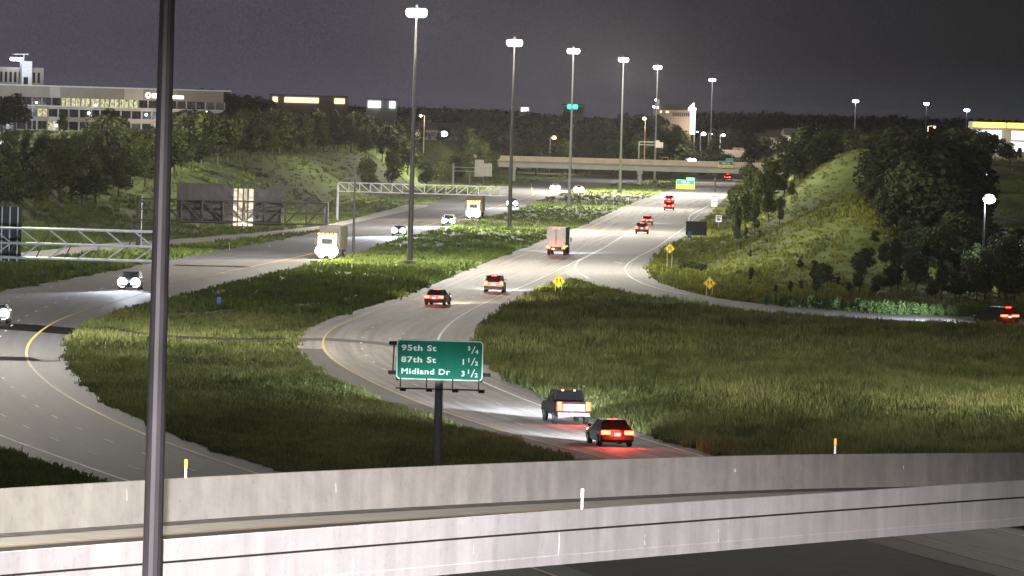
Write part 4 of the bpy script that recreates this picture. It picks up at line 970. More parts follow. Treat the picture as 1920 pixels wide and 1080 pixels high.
    if tail and kind in ('suv', 'sedan'): MB().box((0, -0.15 - h * 0.25 if kind == 'sedan' else -h + 0.30, Hh - 0.02), (0.5, 0.05, 0.05)).build('brake_light', m_tail, t)
    if kind == 'pickup':
        MB().box((0, -h + 0.98, 1.285), (Wd * 0.80, 1.72, 0.02)).build('cargo_bed', m_trim, t)
        MB().box((0, -h - 0.022, 0.98), (Wd * 0.66, 0.03, 0.40)).build('tailgate', m_alu, t, bevel=0.01)  # pale sheet stands in for light falling on the tailgate
        for sx in (-1, 1): MB().box((sx * 0.35, -h + 2.05, Hh - 0.03), (0.10, 0.06, 0.06)).build('roof_light', m_amber, t)
    if head and hw: beams(t, h, 0.74, Wd / 2 - 0.3, HEAD_W * hw, hcol)
    if tail and tg: tail_glow(t, -h, zt, tg)
    return t
def away_rz(p): return -math.atan((float(main_W(p.y + 12)) - float(main_W(p.y - 12))) / 24)
def onc_rz(p): return math.pi - math.atan((float(left_Y(p.y + 25)) - float(left_Y(p.y - 25))) / 50)
GA, GO = 'traffic driving away on the freeway', 'oncoming traffic with headlights on'
p = G(1075, 797); car('pickup', p, away_rz(p), (0.012, 0.010, 0.011), 'pickup truck with red tail lights and a tailgate coloured pale as if lit beside the meadow', hw=2.2, group=GA, tl=(0.26, 0.50), tg=900)
p = G(1157, 840); car('sedan', p, away_rz(p), (0.03, 0.008, 0.008), 'dark red sedan with wide tail lights nearest the flyover', hw=0.85, group=GA, tl=(0.50, 0.22), tg=1500)
p = G(813, 573.5); car('sedan', p, away_rz(p) - 0.1, (0.10, 0.09, 0.09), 'car glowing red where the curve straightens, left of its neighbour', hcol=C_WARM, group=GA, hw=0.7)
p = G(925, 549.5); car('suv', p, away_rz(p), (0.06, 0.06, 0.06), 'car with red tail lights and a white road patch beside the white edge line', hw=1.1, group=GA)
p = G(1203, 439); car('suv', p, away_rz(p), (0.04, 0.04, 0.04), 'dark car over a warm strip of lit road, nearer of the close pair', hcol=C_WARM, group=GA, hw=0.9)
p = G(1213, 421.5); car('sedan', p, away_rz(p), (0.05, 0.05, 0.05), 'dark car over a cool white strip of lit road, farther of the close pair', group=GA, hw=1.1)
p = G(1254, 395); car('suv', p, away_rz(p), (0.16, 0.03, 0.03), 'red glowing car just below another on the far straight', hcol=C_WARM, group=GA, hw=0.9)
p = G(1254, 382); car('suv', p, away_rz(p), (0.12, 0.05, 0.05), 'red glowing car just above another on the far straight', hcol=C_WARM, group=GA, hw=0.9)
p = G(1363, 338); car('suv', p, -0.25, (0.10, 0.03, 0.03), 'distant car braking red under the overpass end', group=GA, hw=1.3)
p = G(1893, 613); car('suv', p, R_(27), (0.03, 0.03, 0.03), 'dark car with a red light bar on the ramp at the right edge', hw=1.3, tl=(0.7, 0.16), cat='car')

def box_truck():
    p = G(1042, 479); rz = away_rz(p) - 0.03; L = 8.2; f = Vector((-math.sin(rz), math.cos(rz), 0)); c = p + f * L / 2; h = L / 2
    t = thing('box_truck', (c.x, c.y, 0.035), 'white box truck seen from behind with red and amber lights', 'truck', rz, GA)
    mw = mat('box_white', (0.42, 0.43, 0.42), 0.5, var=0.1, scale=1.2)
    MB().box((0, -0.9, 2.33), (2.45, L - 1.8, 2.5)).build('cargo_box', mw, t, bevel=0.04)
    for sx in (-0.59, 0.59): MB().box((sx, -h - 0.012, 2.36), (1.12, 0.03, 2.3)).build('rear_door', mw, t, bevel=0.01)
    for sx in (-0.08, 0.08): MB().tube((sx, -h - 0.05, 1.25), (sx, -h - 0.05, 3.4), 0.025, n=6).build('lock_rod', m_rim, t)
    b = MB(); v = frustum(b, h - 1.7, h - 0.02, 2.2, 0.6, h - 1.7, h - 0.5, 2.1, 2.5); b.build('cab', mw, t, bevel=0.06)
    pane(t, [v[2], v[3], v[7], v[6]], 'windscreen', k=0.7)
    MB().box((0, 0.0, 0.88), (0.95, L - 0.6, 0.28)).build('chassis', m_trim, t)
    MB().box((0, -h - 0.06, 0.62), (2.2, 0.12, 0.16)).build('rear_bumper', m_trim, t)
    wm = wheel_mesh(0.5, 0.34)
    for y in (-h + 1.6, h - 1.3):
        for sx in (-1, 1): wheel(t, sx * 1.02, y, 0.5, 0.34, wm)
    for sx in (-1, 1):
        MB().box((sx * 0.95, -h - 0.05, 0.94), (0.42, 0.1, 0.2)).build('tail_light', m_tail, t)
        MB().box((sx * 1.1 , -h - 0.05, 1.0 + 0.06), (0.14, 0.1, 0.14)).build('amber_light', m_amber, t)
        MB().box((sx * 1.35, h - 0.9, 1.9), (0.14, 0.12, 0.6)).build('mirror', m_trim, t)
    for x in (-0.35, 0, 0.35): MB().box((x, -h - 0.035, 3.49), (0.16, 0.06, 0.08)).build('marker_light', m_tail, t)
    MB().box((1.24, -h + 0.4, 1.15), (0.04, 0.2, 0.1)).box((1.24, -h + 2.5, 1.15), (0.04, 0.2, 0.1)).build('side_marker', m_amber, t)
    MB().box((-0.35, -h - 0.1, 0.80), (0.34, 0.04, 0.2)).build('number_plate', glow('lit_plate_bright', (1, 0.97, 0.95), 3.0), t)
    beams(t, h, 0.85, 0.85, HEAD_W * 1.3, C_COOL); tail_glow(t, -h, 0.8, 300, (1.0, 0.16, 0.05))
box_truck()

def lorry(x, y, label, hot, hcol, hw, rzo=0.0, hts=3.9, lights=5, scale=1.0):
    p = G(x, y); rz = onc_rz(p) + rzo; L = 14.0; f = Vector((-math.sin(rz), math.cos(rz), 0)); c = p - f * L / 2; h = L / 2
    t = thing('lorry', (c.x, c.y, 0.035), label, 'truck', rz, GO)
    mc = mat('lorry_cab_paint', (0.30, 0.27, 0.23), 0.35, coat=0.4); mt = mat('trailer_grey', (0.085, 0.08, 0.078), 0.5)
    b = MB(); v = frustum(b, h - 2.6, h, 2.4, 0.55, h - 2.6, h - 0.35, 2.3, 3.0); b.build('cab', mc, t, bevel=0.08)
    pane(t, [v[2], v[3], v[7], v[6]], 'windscreen', k=0.55)
    MB().box((0, -1.6, 2.55), (2.55, L - 3.6, 2.7)).build('trailer', mt, t, bevel=0.05)
    MB().box((0, h + 0.02, 1.15), (1.3, 0.08, 0.9)).build('grille', m_chrome, t, bevel=0.02)
    MB().box((0, h + 0.05, 0.55), (2.4, 0.22, 0.35)).build('bumper', m_chrome, t, bevel=0.04)
    mm = m_head if hcol == C_COOL else m_headw
    for sx in (-1, 1):
        MB().tube((sx * 0.84, h - 0.05, 1.02), (sx * 0.84, h + 0.12, 1.02), hot * 0.68, n=16).build('headlight', mm, t)
        MB().tube((sx * 0.62, h + 0.10, 0.58), (sx * 0.62, h + 0.19, 0.58), hot * 0.5, n=12).build('glare_lamp', mm, t)  # extra lamp added to widen the headlight glare
        MB().box((sx * 1.4, h - 0.5, 2.1), (0.14, 0.2, 0.7)).build('mirror', m_trim, t)
    MB().box((0, h + 0.08, 1.72), (1.9, 0.10, 0.16)).build('glare_bar', mm, t, bevel=0.03)  # glowing bar added to join the headlights into one glare
    for i in range(lights): MB().box(((i - (lights - 1) / 2) * 0.5, h - 0.30, 3.05), (0.22, 0.14, 0.12)).build('roof_light', m_amber, t)
    wm = wheel_mesh(0.5, 0.34)
    for yy in (-h + 1.4, -h + 2.7, h - 3.6, h - 1.2):
        for sx in (-1, 1): wheel(t, sx * 1.02, yy, 0.5, 0.34, wm)
    beams(t, h + 0.2, 0.98, 0.88, HEAD_W * hw, hcol, 80, 2.0)
    lamp('glare_fill', 'POINT', (0, h + 1.2, 1.2), 2600, hcol, t, 0.4)  # added lamp that whitens the cab front like glare
    return t
lorry(612, 487, 'oncoming lorry with the largest blinding warm headlights, nearest in its row', 0.80, C_WARM, 2.4)
lorry(887, 411, 'tall oncoming lorry in a warm white blaze beside a blue white car', 0.62, C_WARM, 2.0)
for x, y, lb, kind, hot, hc, w in ((747, 443, 'oncoming car with blue white headlights left of the nearest mast foot', 'sedan', 0.42, C_COOL, 1.5),
        (840, 424, 'oncoming white car washed out by light beside the tall lorry', 'suv', 0.42, C_COOL, 1.6), (960, 389, 'oncoming car with white headlights behind the second mast', 'suv', 0.45, C_COOL, 1.2),
        (1041, 359, 'oncoming car with warm headlights, left of the far pair', 'suv', 0.62, C_WARM, 1.2), (1085, 362, 'oncoming car with warm headlights, right of the far pair', 'suv', 0.62, C_WARM, 1.2),
        (241, 545, 'oncoming car with blue white headlights left of the tall pole', 'suv', 0.46, C_COOL, 0.35), (-7, 607, 'oncoming car cut off by the left edge of the view', 'sedan', 0.44, C_COOL, 0.12)):
    p = G(x, y); car(kind, p, onc_rz(p), (0.62, 0.64, 0.66) if x in (840, 747) else (0.12, 0.12, 0.13), lb, tail=False, front=True, hot=hot, hcol=hc, hw=w, group=GO)
# traffic on the overpass, carried at deck height
def lift(t, z): t.location.z = z
zdk = zd - 0.02
def deck_pt(x, lane): return Vector((P(x, 300, OY).x, OY + lane, 0))
o = car('sedan', deck_pt(1297, -2.6), R_(196), (0.2, 0.2, 0.22), 'car on the overpass with piercing blue white headlights', tail=False, front=True, hot=0.55, hw=1.0, group='traffic on the overpass'); lift(o, zdk + 0.75)
o = car('van', deck_pt(1247, 2.4), R_(-8), (0.35, 0.20, 0.10), 'van with amber red lights crossing the overpass by the street lamp', hw=0, group='traffic on the overpass', tl=(0.7, 0.5)); lift(o, zdk)
o = car('van', deck_pt(1412, 2.4), R_(-8), (0.32, 0.18, 0.14), 'van with red lights on the overpass at the right tree edge', hw=0, group='traffic on the overpass', tl=(0.5, 0.4)); lift(o, zdk)
o = car('suv', deck_pt(1433, -2.0), R_(-8), (0.12, 0.03, 0.03), 'red lit car at the right end of the overpass', hw=0, group='traffic on the overpass', tl=(0.7, 0.3)); lift(o, zdk)
gp = at(1897, 1000); o = car('sedan', gp, R_(70), (0.7, 0.7, 0.7), 'white parked car under the bright parking lot lamp', tail=False, head=False); lift(o, gp.z)

# ------------------------------------------------------------------ buildings
m_wall = mat('office_precast', (0.30, 0.265, 0.235), 0.85, var=0.1, scale=0.4); m_wallw = mat('office_pale_panel', (0.44, 0.42, 0.39), 0.8, var=0.08, scale=0.4)
m_cor = mat('white_cornice', (0.72, 0.72, 0.72), 0.6); m_dkwin = mat('night_window', (0.012, 0.014, 0.017), 0.12)
def room_mat(name, cols, strength):
    m, n, l = nt(name); o = n.new('ShaderNodeOutputMaterial'); e = n.new('ShaderNodeEmission'); l.new(e.outputs[0], o.inputs[0])
    tc = n.new('ShaderNodeTexCoord'); mp = n.new('ShaderNodeMapping'); mp.inputs['Scale'].default_value = (1.6, 1.6, 0.9); l.new(tc.outputs['Object'], mp.inputs[0])
    v = n.new('ShaderNodeTexNoise'); v.inputs['Scale'].default_value = 1.1; v.inputs['Detail'].default_value = 3; l.new(mp.outputs[0], v.inputs[0])
    c = ramp_node(n, cols); c.color_ramp.interpolation = 'EASE'; l.new(v.outputs['Fac'], c.inputs[0]); l.new(c.outputs[0], e.inputs['Color'])
    e.inputs['Strength'].default_value = strength; m.cycles.emission_sampling = 'NONE'; return m
m_room = room_mat('lit_office_room', [(0.30, (0.05, 0.05, 0.03)), (0.45, (0.55, 0.50, 0.22)), (0.58, (0.85, 0.86, 0.55)), (0.75, (0.60, 0.75, 0.66))], 0.95)
m_dim = room_mat('dim_office_room', [(0.35, (0.01, 0.011, 0.014)), (0.6, (0.04, 0.04, 0.045)), (0.8, (0.12, 0.10, 0.06))], 0.8)
def office():
    Y0, Y1 = 1958.0, 1990.0; A = P(-70, 250, Y0); B = P(419, 260, Y1); base = 8.4
    rz = math.atan2(B.y - A.y, B.x - A.x); L = math.hypot(B.x - A.x, B.y - A.y)
    t = thing('office_building', (A.x, A.y, base), 'long three storey office block with a lit top floor on the left hill', 'building', rz)
    D = 24.0; zz = lambda y: P(200, y, 1975).z - base
    z = dict(top=zz(165.5), w3t=zz(186), w3b=zz(200.5), w2t=zz(207), w2b=zz(221.5), w1t=zz(230), w1b=zz(246))
    H_ = z['top']
    MB().box((L / 2, D / 2 + 0.6, H_ / 2), (L, D, H_ - 0.02)).build('core', m_dkwin, t)
    u = lambda x: (P(x, 200, Y0 + (Y1 - Y0) * (x + 70) / 489).x - A.x) / math.cos(rz)
    def band(x0, x1, za, zb, m, name='spandrel', dep=0.7, y=0.2): MB().box(((u(x0) + u(x1)) / 2, y, (za + zb) / 2), (u(x1) - u(x0), dep, zb - za)).build(name, m, t)
    for x0, x1, m in ((-70, 92, m_wall), (92.3, 112, m_wallw), (112.3, 232, m_wall), (232.3, 268, m_wallw), (268.3, 418, m_wall)):
        band(x0, x1, z['w3t'], H_, m, 'upper_spandrel')
        if x0 > 30 or x0 < 0: band(max(x0, -70), x1, z['w2t'], z['w3b'], m_wallw if x0 > 100 else m, 'spandrel')
        band(x0, x1, z['w1t'], z['w2b'], m_wallw if x0 > 200 else m, 'spandrel')
        band(x0, x1, -1.5, z['w1b'], m, 'plinth')
    MB().box((L / 2 + 0.3, D / 2 - 0.6, H_ + 0.2), (L + 2.6, D + 2.4, 0.42)).build('cornice', m_cor, t)
    MB().box(((u(36) + u(418)) / 2, -0.35, z['w3b'] - 0.15), (u(418) - u(36), 0.9, 0.3)).build('ledge', m_cor, t)
    for zt, zb, n, row in ((z['w3t'], z['w3b'], 27, 3), (z['w2t'], z['w2b'], 25, 2), (z['w1t'], z['w1b'], 25, 1)):
        bay = L / n
        for i in range(n):
            x = bay * (i + 0.5); px = -70 + 489 * (i + 0.5) / n
            lit = (row == 3 and 112 < px < 255 and i % 9 != 0) or (row == 2 and 68 < px < 92) or (row == 1 and (80 < px < 98))
            k = bay * 0.86
            w = MB().box((x, 0.14, (zt + zb) / 2), (k, 0.12, zt - zb)).build('window', m_room if lit else (m_dim if (i * 7 + row) % 3 == 0 else m_dkwin), t)
            MB().box((x, 0.03, (zt + zb) / 2), (0.12, 0.08, zt - zb)).build('mullion', m_trim, w)
            MB().box((bay * (i + 1), 0.05, (zt + zb) / 2), (bay * 0.13, 0.6, zt - zb - 0.02)).build('pilaster', (m_wallw if (px > 225 or row < 3) and i % 2 == 0 else m_wall), t)
    # sign: ring and a row of lit letters too far off to read
    ms = glow('sign_white', (1.0, 0.98, 1.0), 2.6)
    xs, zs = u(277), zz(176.5); b = MB(); n = 16
    for i in range(n):
        a, c = 2 * math.pi * i / n, 2 * math.pi * (i + 1) / n
        b.tube((xs + 0.72 * math.cos(a), -0.35, zs + 0.72 * math.sin(a)), (xs + 0.72 * math.cos(c), -0.35, zs + 0.72 * math.sin(c)), 0.24, n=6)
    b.build('sign_ring', ms, t)
    rr = random.Random(3); x = u(284.5)
    while x < u(343):
        w = rr.uniform(0.55, 0.85); hh = rr.choice((1.05, 1.05, 1.35, 1.15)) if x > u(290) else 1.5
        zc = zz(178.0) - 0.008 * (x - u(284))
        MB().box((x + w / 2, -0.3, zc - 0.55 + hh / 2), (w * 0.92, 0.14, hh)).build('sign_letter', ms, t, bevel=0.12); x += w + 0.06
    # roof block at the left end with a floodlit stair tower
    rb = lambda x: u(x)
    z0_, z1_ = H_ + 0.4, zz(131) + 0.0
    MB().box(((rb(-70) + rb(86)) / 2, 9, (z0_ + z1_) / 2), (rb(86) - rb(-70), 12, z1_ - z0_)).build('roof_storey', m_wall, t)
    for i in range(17):
        x = rb(-64 + i * 8.8)
        MB().box((x, 2.93, z0_ + (z1_ - z0_) * 0.42), (0.75, 0.12, (z1_ - z0_) * 0.6)).build('roof_window', m_dkwin, t)
    tw = MB().box(((rb(41) + rb(60)) / 2, 1.9, (z0_ + zz(119)) / 2), (rb(60) - rb(41), 2.2, zz(119) - z0_)).build('stair_tower', m_cor, t)
    MB().box(((rb(44) + rb(53)) / 2, 0.76, z0_ + 1.2), (rb(53) - rb(44) - 0.1, 0.08, 2.2)).build('tower_window', m_dkwin, tw)
    MB().box(((rb(26) + rb(51)) / 2, 1.6, zz(106.5)), (rb(51) - rb(26), 3.0, 0.25)).build('canopy', m_cor, t)
    MB().tube((rb(46), 1.9, zz(119)), (rb(46), 1.9, zz(106.5)), 0.15, n=8).build('canopy_post', m_galv, t)
    MB().box(((rb(20) + rb(43)) / 2, 1.6, zz(116)), (rb(43) - rb(20), 1.0, 1.0)).build('floodlight', glow('blue_white_flood', (0.72, 0.82, 1.0), 14.0), t, bevel=0.2)
    lamp('roof_flood', 'POINT', (rb(46), -3.0, zz(110)), 2600, C_COOL, t, 0.3)
    for x, zt_ in ((262, 214), (300, 214)): lamp('wall_light', 'POINT', (u(x), -3.5, zz(228)), 2200, C_WARM, t, 0.2)
    for x in (274, 166): MB().ball((u(x), -0.4, zz(213)), 0.38, 10, 6).build('wall_lamp', g_cool, t, smooth=True)
office()

def store():
    Y = 1500.0; x0, x1 = 1823, 1960; a = P(x0, 285, Y); base = float(H(a.x, Y)) - 0.3; w = (x1 - x0) * Y / F_PX; zz = lambda y, x=1870: P(x, y, Y).z - base
    t = thing('store_building', (a.x, Y, base), 'bright two storey glass fronted store with a yellow light band at the right edge', 'building')
    h = zz(229)
    MB().box((w / 2, 8, h / 2), (w, 15, h)).build('wall', mat('store_wall', (0.16, 0.14, 0.12), 0.8), t)
    my_ = glow('yellow_band_light', (1.0, 0.70, 0.08), 4.5); mw_ = glow('white_shop_interior', (1.0, 0.97, 1.0), 2.2)
    s = Y / F_PX
    for p0, p1 in ((0, 62), (64.5, 135)): MB().box(((p0 + p1) / 2 * s, 0.35, zz(234.5)), ((p1 - p0) * s, 0.4, 9 * s)).build('light_band', my_, t, bevel=0.1)
    for p0, p1 in ((7.5, 16.5), (17.5, 54), (73, 112)):
        MB().box(((p0 + p1) / 2 * s, 0.42, zz(253)), ((p1 - p0) * s, 0.3, 17 * s)).build('upper_window', mw_, t)
    for p0, p1 in ((6.5, 53), (71, 112)):
        MB().box(((p0 + p1) / 2 * s, 0.42, zz(274)), ((p1 - p0) * s, 0.3, 18 * s)).build('lower_window', mw_, t)
    lamp('shop_light', 'POINT', (5, -5, 4.5), 3500, (1.0, 0.95, 0.9), t, 1.0)
store()
def lit_block(name, x0, y0, x1, y1, Y, m, label, cat, wallm, ztop=None, depth=12, pieces=None):
    c0, c1 = P(x0, y1, Y), P(x1, y0, Y); w = c1.x - c0.x; gz = float(H((c0.x + c1.x) / 2, Y))
    zb, zt = P((x0 + x1) / 2, y1, Y).z, P((x0 + x1) / 2, y0, Y).z
    t = thing(name, (c0.x, Y, gz), label, cat); top = zt - gz + 0.8
    MB().box((w / 2, depth / 2 + 0.5, top / 2), (w + 1.5, depth, top)).build('wall', wallm, t)
    MB().box((w / 2, depth / 2 + 0.3, top + 0.15), (w + 2.2, depth + 1, 0.3)).build('roof', m_trim, t)
    for p0, p1 in (pieces or [(0, 1)]): MB().box((w * (p0 + p1) / 2, 0.1, (zb + zt) / 2 - gz), (w * (p1 - p0), 0.6, zt - zb)).build('lit_front', m, t)
    return t
gy = glow('warm_store_front', (1.0, 0.80, 0.48), 1.6); gb = glow('cool_canopy', (0.75, 0.90, 1.0), 3.0)
lit_block('strip_store', 508, 183, 648, 193, 3000, gy, 'long low building with a yellow lit front on the left skyline', 'building', m_wall, pieces=[(0.02, 0.09), (0.18, 0.64), (0.85, 0.99)])
lit_block('fuel_canopy', 690, 190, 742, 202, 2900, gb, 'blue white lit canopy on the skyline left of the nearest mast', 'building', m_wallw, pieces=[(0.0, 0.45), (0.78, 0.98)])
lit_block('roof_sign_building', 1058, 200, 1092, 214, 2900, mat('dull_front', (0.12, 0.2, 0.15), 0.8), 'building with a glowing green sign on its roof', 'building', m_wallw)
Y = 2900; c = P(1072, 200, Y); t = thing('green_sign', c, 'glowing green sign on the distant roof behind the third mast', 'sign')
for x in (-0.9, 1.6): MB().box((x, -0.5, 0), (2.1, 0.4, 2.0)).build('sign_face', glow('green_neon', (0.05, 1.0, 0.45), 3.2), t, bevel=0.4)
MB().box((0.3, 0, -1.3), (0.3, 0.3, 2.4)).build('bracket', m_trim, t)
lit_block('far_shop', 977, 202, 991, 209, 2900, gb, 'tiny white lit shop front on the skyline', 'building', m_wall)
def tower():
    Y = 2600.0; s = Y / F_PX; gz = float(H(P(1270, 250, Y).x, Y)); c = P(1228, 250, Y)
    t = thing('hotel_building', (c.x, Y, gz), 'hotel block with a blazing white corner tower above the overpass', 'building'); zz = lambda y, x=1260: P(x, y, Y).z - gz; X = lambda x: P(x, 220, Y).x - c.x
    mh = mat('hotel_wall', (0.22, 0.19, 0.17), 0.85)
    MB().box(((X(1225) + X(1296)) / 2, 8, zz(204) / 2), (X(1296) - X(1225), 14, zz(204))).build('wall', mh, t)
    b = MB(); frustum(b, 0.5, 15.5, X(1297) - X(1224), 0, 3, 13, X(1297) - X(1224) - 4, zz(202) - zz(214)); o = b.build('roof', mat('hotel_roof', (0.10, 0.09, 0.09), 0.9), t); o.location = ((X(1225) + X(1296)) / 2, 0, zz(206))
    MB().box(((X(1229) + X(1236)) / 2, 4, (zz(187) + zz(210)) / 2), (X(1236) - X(1229), 3, zz(187) - zz(210))).build('lift_tower', m_wall, t)
    for x, y in ((1229, 188), (1225.5, 201), (1232, 202)): MB().ball((X(x), 0.2, zz(y)), 0.45, 8, 6).build('wall_lamp', g_white, t)
    for x, y, w in ((1239, 210, 4), (1251, 210, 6)): MB().box((X(x), 0.9, zz(y)), (w * s, 0.2, 4 * s)).build('window', gy, t)
    for i in range(9): MB().box((X(1262 + i * 3.6), 0.95, zz(214)), (0.45, 0.15, 1.5)).build('window', m_dim, t)
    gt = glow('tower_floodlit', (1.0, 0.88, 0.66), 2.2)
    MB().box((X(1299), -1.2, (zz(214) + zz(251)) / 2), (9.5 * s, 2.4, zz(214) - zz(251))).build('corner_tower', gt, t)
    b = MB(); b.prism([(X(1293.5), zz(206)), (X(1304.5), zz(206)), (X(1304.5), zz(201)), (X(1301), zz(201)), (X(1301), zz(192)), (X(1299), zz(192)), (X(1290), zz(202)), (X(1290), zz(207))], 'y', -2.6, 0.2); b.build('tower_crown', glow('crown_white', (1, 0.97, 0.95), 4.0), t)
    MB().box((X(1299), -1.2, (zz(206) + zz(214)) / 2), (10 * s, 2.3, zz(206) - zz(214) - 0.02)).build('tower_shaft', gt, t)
    lamp('flood', 'POINT', (X(1288), -6, zz(235)), 5000, C_WARM, t, 0.5)
tower()
m_roofs = [mat('house_roof_grey', (0.14, 0.135, 0.14), 0.9, scale=1), mat('house_roof_brown', (0.13, 0.10, 0.085), 0.9, scale=1)]
def house(x, ybase, Y, w, d, h, rz, roof, lit, label):
    b = at(x, Y); w, d, h = w * 0.62, d * 0.7, h * 0.72
    t = thing('house', b, label, 'house', rz, 'houses beyond the overpass')
    MB().box((0, 0, h / 2 - 0.5), (w, d, h + 1)).build('wall', m_wallw if lit else m_wall, t)
    o = MB().prism([(-d / 2 - 0.5, 0), (d / 2 + 0.5, 0), (0, d * 0.42)], 'x', -w / 2 - 0.4, w / 2 + 0.4).build('roof', m_roofs[roof], t); o.location = (0, 0, h)
    MB().box((w * 0.25, 0.6, h + d * 0.36), (0.9, 0.7, 1.6)).build('chimney', m_wall, t)
    for i, k in enumerate((-0.3, 0.02, 0.32)):
        f = MB().box((w * k, -d / 2 - 0.03, h * 0.55), (1.3, 0.1, 1.4)).build('window', gy if (lit >> i) & 1 else m_dim, t)
        MB().box((w * k, -d / 2 - 0.10, h * 0.55), (0.08, 0.06, 1.4)).build('mullion', m_cor, f)
    MB().box((w * 0.17, -d / 2 - 0.04, 1.05), (1.0, 0.1, 2.1)).build('door', m_dim, t)
for a in ((1372, 275, 2350, 16, 9, 4.5, 0.1, 1, 0, 'brown roofed house under the warm white lamp'), (1398, 277, 2420, 15, 9, 4.5, -0.2, 1, 4, 'brown house right of the warm white lamp with a lit window'),
          (1432, 270, 2550, 14, 9, 6, 0.3, 0, 7, 'tall grey house with three lit windows in a row'), (1462, 272, 2500, 17, 10, 5, -0.1, 1, 2, 'wide house right of the yellowish pole lamp'), (1488, 278, 2450, 13, 9, 4.5, 0.2, 0, 1, 'grey house nearest the dark right hand trees'),
          (793, 262, 2150, 14, 9, 4.5, 0.2, 0, 1, 'grey roofed house left of the bright white lamp'), (845, 262, 2200, 15, 9, 4.5, -0.2, 0, 0, 'grey roofed house right below the bright white lamp'),
          (1000, 280, 2120, 16, 9, 5, 0.15, 0, 4, 'pale house behind the left end of the overpass'), (950, 255, 2300, 12, 8, 4.5, -0.2, 1, 0, 'small house between the second mast and the trees'), (1032, 268, 2250, 13, 8, 4.5, 0.1, 1, 0, 'house under the orange lamp')):
    house(*a)

# ------------------------------------------------------------------ trees
def leaf_mat(name, stops):
    m, n, l = nt(name); o = n.new('ShaderNodeOutputMaterial'); b = n.new('ShaderNodeBsdfPrincipled')
    b.inputs['Roughness'].default_value = 0.7; b.inputs['Specular IOR Level'].default_value = 0.15
    a = n.new('ShaderNodeAttribute'); a.attribute_name = 'tint'; oi = n.new('ShaderNodeObjectInfo')
    ad = n.new('ShaderNodeMath'); ad.operation = 'MULTIPLY_ADD'; ad.inputs[1].default_value = 0.35; l.new(oi.outputs['Random'], ad.inputs[0])
    sc = n.new('ShaderNodeMath'); sc.operation = 'MULTIPLY_ADD'; sc.inputs[1].default_value = 0.75; sc.inputs[2].default_value = -0.05; l.new(a.outputs['Fac'], sc.inputs[0]); l.new(sc.outputs[0], ad.inputs[2])
    c = ramp_node(n, stops); l.new(ad.outputs[0], c.inputs[0]); l.new(c.outputs[0], b.inputs['Base Color'])
    t = n.new('ShaderNodeBsdfTranslucent'); l.new(c.outputs[0], t.inputs['Color']); ms = n.new('ShaderNodeMixShader'); ms.inputs[0].default_value = 0.22
    l.new(b.outputs[0], ms.inputs[1]); l.new(t.outputs[0], ms.inputs[2]); l.new(ms.outputs[0], o.inputs[0]); return m
m_leafd = leaf_mat('dark_foliage', [(0.0, (0.022, 0.032, 0.014)), (0.5, (0.045, 0.058, 0.024)), (1.0, (0.085, 0.092, 0.040))])
m_leafo = leaf_mat('olive_foliage', [(0.0, (0.030, 0.042, 0.012)), (0.5, (0.065, 0.085, 0.024)), (1.0, (0.125, 0.135, 0.045))])
m_leafs = leaf_mat('shrub_foliage', [(0.0, (0.030, 0.055, 0.016)), (0.5, (0.060, 0.105, 0.032)), (1.0, (0.11, 0.15, 0.055))])
m_bark = mat('bark', (0.075, 0.062, 0.050), 0.9, var=0.3, scale=3)
